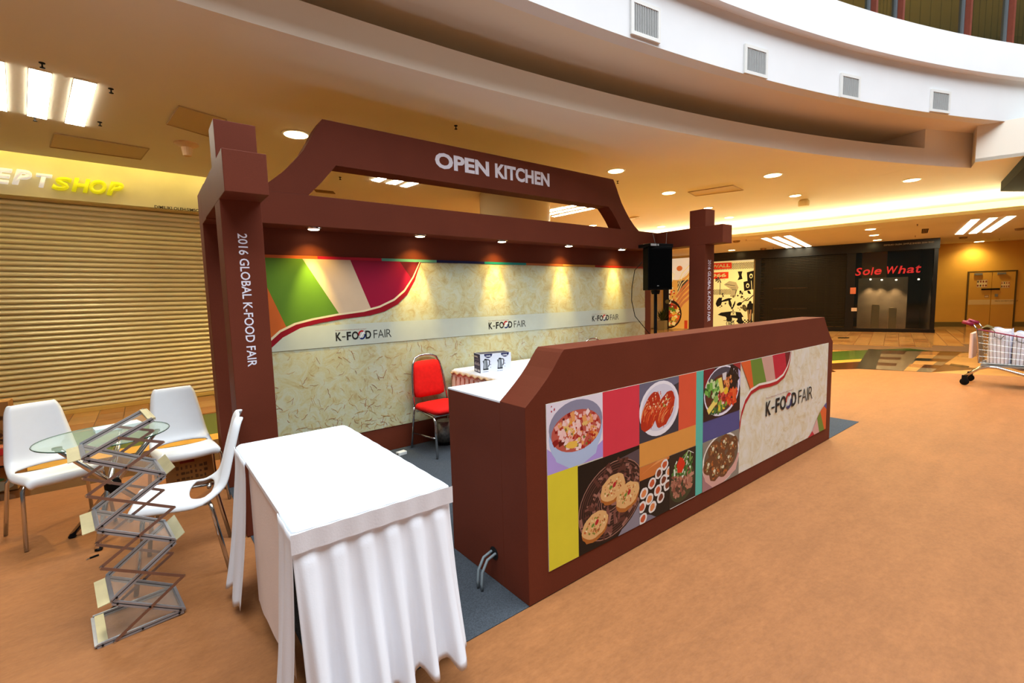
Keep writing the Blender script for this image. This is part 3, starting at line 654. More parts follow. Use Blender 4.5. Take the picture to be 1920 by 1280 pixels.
for a, b_ in ((dx0+.01, dm-.008), (dm+.008, dx1-.01)):
    lf = MB().box(a, b_, -.025, -.005, 0, dz-.01).build('door_leaf', YD, dr, local=True)
    MB().box(a+.12, a+.34, -.08, -.03, dz-.10, dz-.03).build('door_closer', GREYM, lf, local=True)
    MB().box(a+.01, b_-.01, -.028, -.025, .80, .98).build('pale_band', mat('pale door band','d8b87c',.5), lf, local=True)
MB().box(dm-.28, dm+.22, -.06, -.03, 1.33, 1.38).build('handle', BLACKP, dr, local=True)
MB().box(dm+.10, dm+.18, -.05, -.03, 1.08, 1.18).build('lock', GREYM, dr, local=True)
NOT = mat('notice paper', 'e0c898', .6)
for a, b_, c_, d_ in ((dx0+.22,dx0+.52,1.42,1.70),(dm+.25,dx1-.15,1.38,1.62),(dm-.18,dm-.06,1.05,1.14)):
    q = Print((0,-.027,0)); q.layer().rect(a,b_,c_,d_,'a87a50').layer().rect(a+.01,b_-.01,c_+.01,d_-.01,'e6cc98').layer()
    for i in range(4):
        for j in range(2): q.ell(a+(b_-a)*(i+.5)/4, c_+(d_-c_)*(j+.5)/2, (b_-a)*.08, (d_-c_)*.14, random.choice(['8a3a28','5a4a3a','a85a38']), n=10)
    q.build('notice', dr).location = (0,0,0)
text('lettering', 'PINTU INI MESTI DITUTUP', (dm+.12, -.0285, .90), (1,0,0), (0,0,1), dr, INK, width=.62, height=.04).location = (0,0,0)
# lamp-lit slot beside the dark header
area('slot_lamp', (20.9, 3.1, 2.9), (rad(0),0,0), .5, 30, (1,.8,.35))
HP = [(13.01,1.372),(10.7,0.8962),(13.12,0.6239)]
tag(MB().slab([HP[0], HP[1], (HP[1][0]+1.6,HP[1][1]-2.0), (HP[0][0]+2.4,HP[0][1]-1.4)][::-1], 3.27, 3.449).build('dark_ceiling_panel', mat('dark ceiling panel','2a2412',.9,spec=.05)), 'dark angular panel fixed under the ceiling at the right edge', 'ceiling panel')
# round pillar behind the booth
pr = thing('round_pillar', (5.73,7.11,0), 'thick round cream pillar behind the booth arch', 'pillar')
MB().lathe([(.67,-.02),(.67,3.452)], 48, (5.73,7.11,0)).build('shaft', mat('cream pillar paint','dcc69a',.6,var=.03,scale=1), pr, smooth=True)
MB().tube([(5.19,7.43,-.02),(5.19,7.43,3.45)], .02, 6).build('conduit', WMET, pr)
# ================================================================== CEILING FIXTURES
def spotlight(name, loc, e, col, size=150, r=.06, blend=.9):
    l = bpy.data.lights.new(name, 'SPOT'); l.energy = e; l.color = col; l.spot_size = rad(size); l.spot_blend = blend; l.shadow_soft_size = r
    o = bpy.data.objects.new(name, l); COL.objects.link(o); o.location = loc; return o
WARM = (1.0, .79, .34)
DL = [(1.547,5.933),(6.029,4.913),(8.2,5.392),(8.544,3.62),(11.2,2.331),(10.77,4.11),(10.44,5.828),(12.28,6.272),(12.06,8.168),(10.05,9.029)]
dn = ['large glaring downlight left of the booth arch', 'downlight just right of the arch top', 'downlight above the right booth post, right of the arch', 'downlight below the curved ceiling ring, right of centre',
      'downlight nearest the right edge on the main ceiling', 'faint downlight in the bright strip near the ceiling detector', 'downlight showing at the top of the right booth post', 'downlight just right of the right booth post',
      'downlight low between the arch and right booth post', 'downlight seen through the arch opening at its right end']
rl = [.13,.12,.12,.13,.12,.10,.09,.10,.10,.10]
for (x, y), s_, r in zip(DL, dn, rl):
    t = thing('downlight', (x,y,ZC), 'round recessed ' + s_, 'ceiling light', 'recessed downlights in the main ceiling')
    MB().lathe([(r,-.010),(r+.025,-.006),(r+.03,0)], 24, (x,y,ZC)).build('trim_ring', WMET, t)
    MB().lathe([(r-.005,-.014),(r-.001,-.011)], 24, (x,y,ZC)).build('lens', LAMPW, t)
    spotlight('downlight_lamp', (x,y,ZC-.05), 370, WARM)
for (x, y), s_, r in zip([(17.4,8.761),(15.21,3.96),(17,4.33),(18.81,4.699),(23.46,2.914)], ['just right of the right booth post', 'first in a row of three over the dark shopfront', 'second in a row of three over the dark shopfront', 'third in a row of three over the dark shopfront', 'over the ochre double door'], [.11,.11,.11,.11,.13]):
    t = thing('downlight', (x,y,ZL), 'round downlight in the lower ceiling, ' + s_, 'ceiling light', 'downlights in the lower ceiling')
    MB().lathe([(r,-.010),(r+.025,-.006),(r+.03,0)], 24, (x,y,ZL)).build('trim_ring', WMET, t)
    MB().lathe([(r-.005,-.014),(r-.001,-.011)], 24, (x,y,ZL)).build('lens', LAMPW, t)
    spotlight('downlight_lamp', (x,y,ZL-.05), 85, WARM)
def panel_set(sets, z, label, nm, group, power, sub):
    for q, s_ in zip(sets, nm):
        c = (sum(a for a,_ in q)/4, sum(a for _,a in q)/4)
        t = thing('light_panel', (*c, z), label % s_, 'ceiling light', group)
        g = [(c[0]+(a-c[0])*1.03, c[1]+(b_-c[1])*1.03) for a, b_ in q]
        MB().slab(g, z-.006, z-.001).build('frame', WMET, t); MB().slab(q, z-.010, z-.0065).build('diffuser', PANELF if z == ZL else PANELW, t)
        x0 = math.hypot(q[0][0]-q[1][0], q[0][1]-q[1][1])
L1 = [[(-0.8206,5.48),(-0.7119,5.493),(-0.8998,6.778),(-1.011,6.749)], [(-0.5778,5.511),(-0.4466,5.532),(-0.6288,6.845),(-0.7647,6.81)], [(-0.3116,5.547),(-0.169,5.567),(-0.3467,6.895),(-0.4948,6.866)]]
panel_set(L1, ZC, 'bright rectangular ceiling panel at upper left, %s', ['cut by the left edge', 'middle of three', 'rightmost of three'], 'three light panels at upper left', 0, 0)
L2 = [[(3.051,7.463),(3.094,7.188),(3.218,7.158),(3.209,7.518)], [(3.328,7.528),(3.375,7.188),(3.515,7.15),(3.495,7.532)], [(3.612,7.592),(3.638,7.175),(3.794,7.162),(3.737,7.606)]]
panel_set(L2, ZC, 'white ceiling panel in the left of the arch opening, %s', ['first from the left', 'middle one', 'right one'], 'three light panels seen at the left of the arch opening', 0, 0)
L3 = [[(7.351,7.903),(7.479,7.083),(7.573,7.059),(7.543,8.11)], [(7.681,8.26),(7.755,7.115),(7.873,7.134),(7.809,8.399)], [(8.007,8.504),(8.023,7.182),(8.156,7.173),(8.115,8.527)]]
panel_set(L3, ZC, 'long white ceiling panel right of the round pillar, %s', ['nearest', 'middle strip', 'farthest strip'], 'three light strips right of the round pillar', 0, 0)
L4 = [[(14.51,6.424),(14.49,6.264),(18.62,7.161),(18.66,7.359)], [(14.55,6.133),(14.5,5.958),(18.75,6.905),(18.8,7.099)], [(14.59,5.833),(14.54,5.653),(18.86,6.621),(18.97,6.831)]]
panel_set(L4, ZL, 'long white panel in the lower ceiling before the grille shutter, %s', ['left one', 'middle one', 'right one'], 'three light strips before the grille shutter', 0, 0)
L5 = [[(19.34,2.932),(15.47,2.083),(15.57,1.953),(19.54,2.785)], [(19.5,2.654),(15.5,1.784),(15.65,1.67),(19.65,2.512)], [(19.53,2.365),(15.57,1.514),(15.69,1.379),(19.69,2.218)]]
panel_set(L5, ZL, 'long white panel in the lower ceiling above the trolley, %s', ['left one', 'middle one', 'right one'], 'three light strips above the trolley', 0, 0)
# small ceiling fittings
def fit(name, z, px_, prof, M, label, cat, group=None):
    x, y = px_; return tag(MB().lathe([(r, h) for r, h in prof], 14, (x,y,z)).build(name, M), label, cat, group)
SPK = [(.006,-.042),(.017,-.040),(.017,-.036),(.006,-.032),(.005,-.009),(.020,-.005),(.020,0)]
for p_, z, s_ in zip([(2.935,4.67),(2.585,7.563),(6.595,5.34),(-0.7183,6.857),(-0.2091,6.674),(-0.4814,5.342),(-0.07592,5.62)], [ZC]*7, ['above the arch lettering', 'left in the arch opening', 'beside the right shoulder of the arch', 'below the middle light panel at upper left', 'below the rightmost light panel at upper left', 'above the middle light panel at upper left', 'right of the light panels at upper left']):
    fit('sprinkler_head', z, p_, SPK, BLACKP, 'small dark sprinkler head on the ceiling ' + s_, 'sprinkler', 'sprinkler heads on the main ceiling')
for p_, s_ in zip([(14.37,6.802),(18.14,7.602),(15.25,3.014),(18.6,3.712),(22.84,2.35)], ['near the right booth post', 'above the grille shutter', 'right of the row of three downlights', 'above the dark header end', 'above the ochre door']):
    fit('sprinkler_head', ZL, p_, SPK, mat('brown fitting','5a3a1c',.5), 'small sprinkler head under the lower ceiling ' + s_, 'sprinkler', 'sprinkler heads on the lower ceiling')
SMK = [(.05,-.06),(.09,-.05),(.10,-.02),(.11,0)]
for p_, s_ in zip([(14.41,7.114),(17.98,7.884),(20.76,2.95),(19.33,1.609)], ['beside the right booth post', 'above the halftone poster', 'above the lit slot', 'at the right edge']):
    fit('smoke_detector', ZL, p_, SMK, mat('tan detector','8a6a3c',.5), 'round smoke detector under the lower ceiling ' + s_, 'smoke detector', 'smoke detectors on the lower ceiling')
fit('ceiling_speaker', ZC, [(0.5606,6.987)][0], [(.03,-.15),(.045,-.145),(.06,-.05),(.13,-.015),(.13,0)], mat('pale cone','d8b48a',.5), 'pale cone-shaped fitting hanging from the ceiling left of the booth post', 'ceiling fitting')
fit('ceiling_speaker', ZC, [(10.02,7.573)][0], [(.12,-.02),(.13,-.01),(.13,0)], mat('olive disc','a88a3c',.5), 'flat olive disc on the ceiling beside the right shoulder of the arch', 'ceiling fitting')
fit('ceiling_detector', ZC, [(11.45,4.195)][0], [(.10,-.14),(.11,-.10),(.11,-.04),(.08,0)], mat('cream detector','e8d8a0',.5), 'boxy cream detector hanging in the bright ceiling strip', 'ceiling fitting')
q = [(17.91,3.439),(16.62,3.187),(16.69,3.055),(17.95,3.31)]; c = (sum(a for a,_ in q)/4, sum(a for _,a in q)/4)
t = thing('ceiling_vent', (*c, ZL), 'small dark slotted vent in the lower ceiling over the dark shopfront', 'vent')
MB().slab(q, ZL-.008, ZL-.001).build('vent_plate', DKGRV, t)
for k in range(1,4): u = k/4; MB().tube([(*mixp(q[0],q[3],u), ZL-.012), (*mixp(q[1],q[2],u), ZL-.012)], .008, 4).build('slat', mat('tan slat','8a5a2c',.5), t)
q = [(2.473,8.586),(2.797,8.577),(2.883,8.737),(2.552,8.753)]; c = (sum(a for a,_ in q)/4, sum(a for _,a in q)/4)
tag(MB().slab(q, ZC-.012, ZC-.001).build('ceiling_vent', mat('olive vent','7a5a28',.6)), 'narrow olive vent strip on the ceiling at the left of the arch opening', 'vent')
ACP = [([(-0.6265,7.331),(0.2086,7.422),(0.1258,8.015),(-0.7314,7.968)], 'long access panel in the ceiling left of the booth post'), ([(0.4235,5.712),(0.8443,5.856),(0.8789,6.596),(0.3465,6.34)], 'square access panel in the ceiling above the left booth post'), ([(8.925,5.257),(9.253,4.451),(8.665,4.365),(8.469,5.146)], 'square access panel in the ceiling above the right booth post')]
for q, s_ in ACP:
    c = (sum(a for a,_ in q)/4, sum(a for _,a in q)/4)
    t = thing('access_panel', (*c, ZC), s_, 'ceiling panel')
    MB().slab(q, ZC-.006, ZC-.001).build('panel', mat('access panel paint','cdb996',.75), t)
    for a, b_ in zip(q, q[1:]+q[:1]): MB().tube([(*a,ZC-.010),(*b_,ZC-.010)], .006, 4).build('edge_strip', mat('panel edge','b8a080',.7), t)

# ================================================================== BOOTH FRAME
bo = thing('kitchen_booth', (3.29, 4.4, 0), 'tall brown open kitchen booth frame with arch, side posts and printed back wall', 'exhibition booth')
YB = 4.36; XL, XR = .41, 6.166
bw = bevel(MB().box(XL, XR, YB, YB+.22, .0045, 2.38).build('back_wall', BROWN, bo), .003)
HF, HB = 4.112, 4.304
bevel(MB().box(XL, XR, HF, YB, 2.129, 2.38).build('header', BROWN, bo), .003)
# arch: outer curve, inner opening
cu = [(.74,2.38),(.843,2.444),(.953,2.54),(1.029,2.622),(1.117,2.728),(1.186,2.845),(1.229,2.929),(1.285,3.012)]
mir = lambda pts: [(6.276-x, z) for x, z in pts][::-1]
ou = cu + [(4.991,3.012)] + mir(cu)[1:]
inn = [(1.139,2.38),(1.235,2.481),(1.334,2.598),(1.376,2.652),(4.890,2.652),(4.955,2.598),(5.05,2.50),(5.142,2.38)]
b = MB(); n = len(ou); m_ = len(inn)
# build as strips between matched outer / inner samples
def resample(pts, k):
    L = [0]
    for a, c in zip(pts, pts[1:]): L.append(L[-1]+math.hypot(c[0]-a[0], c[1]-a[1]))
    out = []
    for i in range(k):
        d = L[-1]*i/(k-1); j = max(0, min(len(L)-2, next((q for q in range(len(L)-1) if L[q+1] >= d-1e-9), len(L)-2)))
        t_ = (d-L[j])/(L[j+1]-L[j] or 1); out.append(mixp(pts[j], pts[j+1], t_))
    return out
oL, iL = resample(cu, 14), resample(inn[:4], 14); oR, iR = resample(mir(cu), 14), resample(inn[4:], 14)
O = oL + oR; I = iL + iR; k = len(O)
vs = [(x,y,z) for y in (HF,HB) for x,z in O] + [(x,y,z) for y in (HF,HB) for x,z in I]
fs = []
for i in range(k-1):
    fs += [(i, i+1, 2*k+i+1, 2*k+i), (k+i+1, k+i, 3*k+i, 3*k+i+1), (i+1, i, k+i, k+i+1), (2*k+i, 2*k+i+1, 3*k+i+1, 3*k+i)]
fs += [(0, 2*k, 3*k, k), (k-1, 2*k-1, 4*k-1, 3*k-1)]
b.add(vs, fs); b.build('arch', BROWN, bo)
for x0, x1 in ((.41,.635), (5.926,6.160)):
    bevel(MB().box(x0-.001, x1+.001, 3.103, HF, 2.137, 2.373).build('side_beam', BROWN, bo), .003)
    bevel(MB().box(x0, x1, 3.343, 3.572, .0045, 2.603).build('side_post', BROWN, bo), .003)
for x0, cap in ((.49,.053), (6.006,.075)):
    text('post_lettering', '2016 GLOBAL K-FOOD FAIR', (x0+.0, 3.3425, 1.937), (0,0,-1), (1,0,0), bo, LETW, width=.832, height=cap, bold=.012)
for s_, x0, x1 in (('OPEN',2.333,2.977),('KITCHEN',3.055,3.843)): text('arch_lettering', s_, (x0, HF-.0005, 2.775), (1,0,0), (0,0,1), bo, LETW, width=x1-x0, height=.152, bold=.04)
# printed back wall
HANJI = bpy.data.materials.new('mulberry paper print'); HANJI.use_nodes = True
nt = HANJI.node_tree; pb = nt.nodes['Principled BSDF']; tc = nt.nodes.new('ShaderNodeTexCoord')
n1 = nt.nodes.new('ShaderNodeTexNoise'); n1.inputs['Scale'].default_value = 7.5; n1.inputs['Detail'].default_value = 9; n1.inputs['Roughness'].default_value = .72; n1.inputs['Distortion'].default_value = 1.2
r1 = nt.nodes.new('ShaderNodeValToRGB'); e = r1.color_ramp.elements
e[0].position = .34; e[0].color = (*lin('b5a374'), 1); e[1].position = .60; e[1].color = (*lin('c4c6ac'), 1); x_ = e.new(.47); x_.color = (*lin('c2bc92'), 1)
nt.links.new(tc.outputs['Object'], n1.inputs[0]); nt.links.new(n1.outputs[0], r1.inputs[0]); nt.links.new(r1.outputs[0], pb.inputs['Base Color']); pb.inputs['Roughness'].default_value = .5; pb.inputs['Specular IOR Level'].default_value = .25
GX0, GX1, GZ0, GZ1 = .62, 6.011, .245, 1.882
gp = MB().box(GX0, GX1, YB-.004, YB, GZ0, GZ1).build('back_wall_print', HANJI, bo)
p = Print((0,YB-.0042,0)); R0 = (GX0, GX1, GZ0, GZ1)
p.layer(R0)                                             # paper fibres
for _ in range(1500):
    x, z = random.uniform(GX0,GX1), GZ0 + (GZ1-GZ0)*random.random()**1.9; a = random.uniform(0,2*PI); L = random.uniform(.02,.10); c_ = random.choice(['b07838','a86434','9a4a24','c0904c','b88444','c4a060','8a3a1c'])
    pts = []
    for _ in range(5): pts.append((x,z)); x += L/4*math.cos(a); z += L/4*math.sin(a); a += random.uniform(-.7,.7)
    p.line(pts, random.choice([.0016,.0024,.0034]) if z < 1.09 else .0016, c_ if z < 1.09 or random.random() < .3 else random.choice(['b89a60','c0a064']))
p.layer(R0).rect(GX0, GX1, 1.092, 1.292, 'c4cabc')
lo = [(.60,.99),(.72,1.04),(.822,1.124),(.918,1.208),(1.063,1.280),(1.234,1.317),(1.437,1.343),(1.692,1.363),(1.841,1.395),(1.984,1.463),(2.089,1.553),(2.184,1.700),(2.244,1.849),(2.262,1.887)]
up = [(.60,1.05),(.72,1.10),(.824,1.185),(.905,1.255),(1.03,1.312),(1.18,1.345),(1.40,1.377),(1.64,1.400),(1.80,1.435),(1.955,1.500),(2.070,1.588),(2.171,1.727),(2.234,1.85),(2.252,1.887)]
up2 = [(x-.010, z+.016) for x, z in up[:-3]] + [(2.160,1.733),(2.226,1.853),(2.245,1.887)]
def under(x0a, x1a, x0b, x1b, col):                       # a slanted stripe filled down to the swoosh
    for i in range(14):
        pass
def swz(x):
    for a, c in zip(up2, up2[1:]):
        if a[0] <= x <= c[0]: return a[1]+(c[1]-a[1])*(x-a[0])/(c[0]-a[0])
    return 1.88 if x > up2[-1][0] else 1.05
def stripes(p, bounds, ztop, swz, zmin, cols, rect, n=26):
    """bounds: slanted border lines (x at ztop, x at zmin)"""
    p.layer(rect)
    for (ta, ba), (tb, bb), col in zip(bounds, bounds[1:], cols):
        for i in range(n):
            u0, u1 = i/n, (i+1)/n; L_ = []
            def col_line(u):
                xt, xb = ta+(tb-ta)*u, ba+(bb-ba)*u; lo_, hi_ = 0., 1.
                if swz(xt) >= ztop: return None
                for _ in range(22):
                    md = (lo_+hi_)/2; x, z = xt+(xb-xt)*md, ztop+(zmin-ztop)*md
                    if z > swz(x): lo_ = md
                    else: hi_ = md
                return (xt, ztop), (xt+(xb-xt)*lo_, ztop+(zmin-ztop)*lo_)
            A, B = col_line(u0), col_line(u1)
            if A and B: p.poly([A[1], B[1], B[0], A[0]], col)
sl = lambda a, b_: ((a[0]+(a[0]-b_[0])/(a[1]-b_[1])*(1.882-a[1])), a[0]+(a[0]-b_[0])/(a[1]-b_[1])*(.9-a[1]))
bd = [(.2,.6), sl((.819,1.652),(.942,1.322)), sl((1.123,1.876),(1.404,1.394)), sl((1.537,1.882),(1.711,1.422)), sl((2.027,1.883),(2.161,1.689)), (2.7,3.3)]
stripes(p, bd, 1.882, swz, .9, ['c8622a','5a8228','cfb69a','960f34','5c1420'], R0)
p.layer(R0).band(lo, up, '8e1020').band(up, up2, 'e2d4b0')
p.layer((GX0, 6.011, 1.86, 1.92))
for a, b_, c_ in ((.62,1.246,'c8602c'),(1.246,1.841,'c01a36'),(1.841,2.441,'62a896'),(2.441,3.051,'1c2050'),(3.051,3.662,'1f8a84'),(3.662,4.281,'b86434'),(4.281,4.890,'c4944a'),(4.890,6.011,'a8281c')): p.rect(a, b_, 1.882, 1.908, c_)
p.build('wall_graphics', bo); yw_ = YB-.0042-p.d-.0004
# logo lettering: heavy K-FOOD with a swirl in the second O, light FAIR
def logo(parent, x0, x1, z0, h, y, small, red='b01824'):
    W_ = x1-x0
    def tx(s_, a, b_, M=INK, bd_=.03, zz=z0, hh=h): text('logo_lettering', s_, (x0+W_*a, y, zz), (1,0,0), (0,0,1), parent, M, width=W_*(b_-a), height=hh, bold=bd_)
    tx('K', 0, .095); tx('-', .105, .165, zz=z0+h*.38, hh=h*.12); tx('F', .185, .262); tx('O', .275, .395); tx('D', .515, .62)
    for s_, a, b_ in (('F',.665,.735),('A',.745,.855),('I',.87,.885),('R',.905,1.0)): tx(s_, a, b_, bd_=-.012)
    q = Print((0,y,0)); cx_, cz = x0+W_*.452, z0+h*.52; a, b_ = W_*.066, h*.60
    q.layer(); q.ring(cx_, cz, a*.62, b_*.62, a*.42, red, 0, .2*PI, 1.05*PI, 16); q.ring(cx_, cz, a*.62, b_*.62, a*.42, '1c2f66', 0, 1.2*PI, 2.05*PI, 16)
    q.layer(); q.poly([(cx_+a*.55,cz+b_*.75),(cx_+a*.1,cz+b_*.35),(cx_-a*.75,cz-b_*.75),(cx_-a*.35,cz-b_*.55),(cx_+a*.25,cz+b_*.1),(cx_+a*.8,cz+b_*.4)], 'eceaf0')
    q.build('logo_swirl', parent)
    text('logo_lettering', small, (x0, y, z0+h*1.16), (1,0,0), (0,0,1), parent, mat('red-brown ink','8a2a24',.6), width=W_*.54, height=h*.13)
SM = 'Pesta Makanan Korea di Kuala Lumpur'
for a, b_ in ((1.362,1.902),(3.080,3.633),(4.820,5.383)): logo(bo, a, b_, 1.143, .078, yw_, SM)
# five warm spots under the header
for k, (x, _) in enumerate(zip((1.186,2.183,3.188,4.236,5.27), range(5))):
    s_ = MB().lathe([(.050,-.012),(.062,-.008),(.066,0)], 20, (x,4.20,2.1285)).build('header_spotlight', mat('chrome ring','d8d8d8',.2,1.), bo)
    MB().lathe([(.040,-.016),(.046,-.0125)], 20, (x,4.20,2.1285)).build('spot_lens', LAMP, s_)
    o = spotlight('header_spot_lamp', (x,4.20,2.105), 16, (1,.66,.16), 110, .012, 1.0); o.rotation_euler = (rad(8),0,0)
    o = spotlight('header_spot_lamp', (x,4.20,2.105), 80, (1,.74,.18), 44, .012, 1.0); o.rotation_euler = (rad(13),0,0)

# ================================================================== COUNTER
ct = thing('booth_counter', (3.337, 2.0, 0), 'long brown booth counter with curved raised front and printed food panel', 'counter')
cL, cR, yF, yI, yK = 1.358, 5.316, 1.647, 1.844, 2.350
bevel(MB().box(cL, cR, yI, yK, .004, .978).build('counter_body', BROWN, ct), .003)
MB().box(cL, cR, yI, yK, .978, .987).build('worktop', WTOP, ct)
curve = [(1.358,.986),(1.404,1.022),(1.452,1.062),(1.500,1.106),(1.540,1.148),(1.574,1.190),(1.600,1.222),(1.618,1.238)]
prof = [(cL,.002)] + curve + [(6.674-.0+(5.067-5.056)-x, z) for x, z in curve[::-1]] 
prof = [(cL,.004)] + curve + [(5.067,1.238),(5.086,1.214),(5.115,1.178),(5.155,1.132),(5.205,1.080),(5.26,1.028),(cR,.986)] + [(cR,.004)]
bevel(MB().prism(prof, yF, yI).build('front_board', BROWN, ct), .002)
hole = MB().lathe([(.035,0),(.035,-.002)], 18, (cL-.001, 1.93, .155), axis='x'); hole.build('cable_hole', mat('dark hole','050302',.9), ct)
# the printed panel
ya = yF-.003
HANJI2 = HANJI.copy(); HANJI2.name = 'pale paper print'
for el, c_ in zip(next(n for n in HANJI2.node_tree.nodes if n.type == 'VALTORGB').color_ramp.elements, ('cfbf98','d9d2ba','dedbd0')): el.color = (*lin(c_), 1)
MB().box(1.487, 5.191, ya, yF, .131, .982).build('print_panel', HANJI2, ct)
p = Print((0,ya-.0002,0)); F = (1.488,5.190,.132,.981)
z0, z1 = .131, .982
for a, b_, c_, d_, col in ((1.897,2.217,.621,z1,'dc3a4c'),(2.621,2.826,.626,z1,'e0583a'),(2.217,2.826,.483,.626,'e09a48'),(2.826,2.914,z0,z1,'58c0ae'),(1.488,1.700,z0,.627,'e2d436'),(2.914,3.425,.481,.626,'4c4f8a')):
    p.layer(F).rect(a,b_,c_,d_,col)
# cubed radish soup
r = (1.488,1.897,.627,.981); p.layer(r).rect(*r,'eae4f2'); p.poly([(1.488,.627),(1.488,.76),(1.62,.66),(1.76,.627)],'b4a0e4'); p.poly([(1.70,.627),(1.897,.72),(1.897,.627)],'b09ae2')
p.layer(r).ell(1.698,.80,.197,.165,'b4c8ea'); p.poly([(1.502,.80),(1.894,.80),(1.84,.66),(1.74,.627),(1.64,.627),(1.55,.68)],'b4c8ea'); p.layer(r).ell(1.698,.845,.196,.128,'8f8fa8'); p.layer(r).ell(1.700,.812,.182,.108,'c05a4c')
p.layer(r).chips(30,1.70,.81,.17,.10,.026,['8e1c18','b02a20','6a1a14'])
p.layer(r).chips(95,1.70,.812,.168,.098,.023,['f2c8c4','f6dcd8','eeb0a4','e8a060','f4d0c8','e8c070','f0bcb4'],asp=(.8,1.25))
p.layer(r).chips(40,1.72,.80,.15,.09,.012,['a81c18','d86a30','7a7a30','c83020','e0a040']); p.ell(1.66,.745,.045,.02,'f0c050',0,14,.2)
p.chips(4,1.525,.955,.02,.02,.008,['b01838'])
# whole kimchi
r = (2.217,2.621,.626,.981); p.layer(r).rect(*r,'3a3a44'); p.poly([(2.217,.86),(2.217,.981),(2.621,.981),(2.621,.94)],'6a6a80')
p.layer(r).ell(2.420,.806,.205,.168,'f0eef6',.05); p.layer(r).ell(2.420,.812,.180,.143,'d8d8e8',.05)
p.layer(r)
for x, z, rt in ((2.325,.80,.95),(2.475,.79,.85)):
    p.ell(x,z,.125,.078,'b83018',rt,24,.05)
    p.layer(r)
    for i in range(26):
        o_ = random.uniform(-.07,.07); a = random.uniform(-.11,.02); c_, s_ = math.cos(rt), math.sin(rt); L_ = random.uniform(.06,.1)
        pt = [(x+(a+L_*t_)*c_-(o_+.012*math.sin(3*t_))*s_, z+(a+L_*t_)*s_+(o_+.012*math.sin(3*t_))*c_) for t_ in (0,.33,.66,1)]; p.line(pt,.005,random.choice(['e8602c','f08a48','d84020','f4a868','c02c14']))
p.chips(50,2.40,.85,.12,.06,.010,['f0b080','a82010','f8d0a8','e87040']); p.chips(16,2.47,.84,.06,.03,.009,['e8d890','6a8a30','fff0e0'])
# basket with three fritters
r = (1.700,2.217,.131,.621); p.layer(r).rect(*r,'16110f'); p.poly([(1.78,.50),(1.98,.575),(2.217,.60),(2.217,.44),(2.0,.52)],'5a4a50'); p.poly([(2.02,.131),(2.217,.30),(2.217,.131)],'8a8490')
p.layer(r).ell(1.975,.36,.285,.215,'2a1a16',.25); p.layer(r)
for k in range(11): p.ring(1.975,.365,.275-.018*k,.205-.015*k,.005,random.choice(['8a5a50','6a4038','a87868','54302a']),.25)
p.chips(170,1.975,.37,.27,.20,.018,['7a4a40','5a322a','9a6a5c','3a201a'],.25,(1.8,3.4))
for x, z in ((1.978,.432),(2.108,.352),(1.830,.262)):
    p.layer(r).ell(x,z-.016,.108,.076,'b0682c',.2,26,.05); p.layer(r).ell(x,z,.106,.070,'e2b274',.2,26,.05)
    p.layer(r).chips(46,x,z,.085,.052,.010,['d08a48','f0d094','c86a38','8a8a3a','a85a30','f4dca8'],.2); p.ell(x+.012,z+.012,.018,.012,'b8242c',.8,12); p.ell(x-.02,z+.004,.014,.009,'6a8a34',.5,10)
# rice rolls
r = (2.217,2.520,.131,.483); p.layer(r).rect(*r,'1a1614'); p.poly([(2.217,.40),(2.217,.483),(2.52,.483),(2.52,.47),(2.36,.40)],'d07838'); p.poly([(2.217,.43),(2.33,.46),(2.52,.483),(2.40,.483)],'e89a58'); p.poly([(2.217,.131),(2.217,.2),(2.33,.16),(2.38,.131)],'7a7684')
p.layer(r)
for i, (x, z) in enumerate(((2.47,.44),(2.41,.40),(2.52,.385),(2.34,.355),(2.46,.345),(2.26,.315),(2.40,.295),(2.50,.30),(2.315,.265),(2.24,.235),(2.43,.24),(2.345,.205),(2.25,.16))):
    p.ell(x,z,.040,.034,'e8e2dc',.4,18,.06); p.layer(r).ell(x,z,.026,.021,['c85a34','7a3a24','e08a50'][i%3],.4,14,.12); p.layer(r)
# salad
r = (2.520,2.826,.131,.483); p.layer(r).rect(*r,'2c231c'); p.layer(r).ell(2.67,.27,.145,.12,'3c4028',.3); p.layer(r).chips(120,2.66,.28,.12,.095,.02,['a8705a','8a5040','c08a74','5a3a2c','b87a60'],0,(1.2,3))
p.layer(r).chips(70,2.69,.38,.12,.07,.017,['4a7a34','2c5a24','7aa04c','e0e8d8','385a2c'],0,(1,4)); p.layer(r).poly([(2.60,.40),(2.635,.45),(2.68,.43),(2.70,.39),(2.66,.34),(2.615,.35)],'d83018'); p.line([(2.68,.42),(2.74,.47),(2.80,.44)],.004,'f0f0e8'); p.line([(2.70,.40),(2.73,.475)],.005,'a8c870')
p.rect(2.53,2.826,.131,.135,'e8e4e0')
# mixed rice bowl
r = (2.914,3.425,.626,.982); p.layer(r).rect(*r,'2a1418'); p.poly([(2.914,.982),(2.914,.85),(3.06,.982)],'7a1c24'); p.poly([(3.30,.982),(3.425,.93),(3.425,.982)],'a02c30'); p.poly([(3.39,.94),(3.425,.91),(3.425,.79),(3.40,.84)],'b8b0d8')
p.layer(r).ell(3.165,.808,.245,.178,'ece6f6',.06); p.layer(r).ell(3.160,.812,.230,.164,'4a4654',.06); p.layer(r).ell(3.155,.79,.215,.135,'5c2a1c',.06)
p.layer(r).chips(46,3.03,.83,.09,.06,.03,['4a8a34','7ab84c','c8dca0','2c5a28']); p.chips(36,3.30,.86,.07,.075,.035,['1a1210','2e1e18','0e0a0a'],0,(1,3)); p.chips(44,3.30,.745,.08,.05,.028,['d83818','e8602c','b82414'],0,(1,3)); p.chips(30,3.24,.86,.05,.06,.02,['d87038','e89858']); p.chips(46,3.10,.70,.12,.05,.028,['2c5a30','4a7a34','e8c83c','88a83c']); p.chips(50,3.17,.765,.07,.05,.022,['a81c1c','c83028','f0c8b8','d86048'])
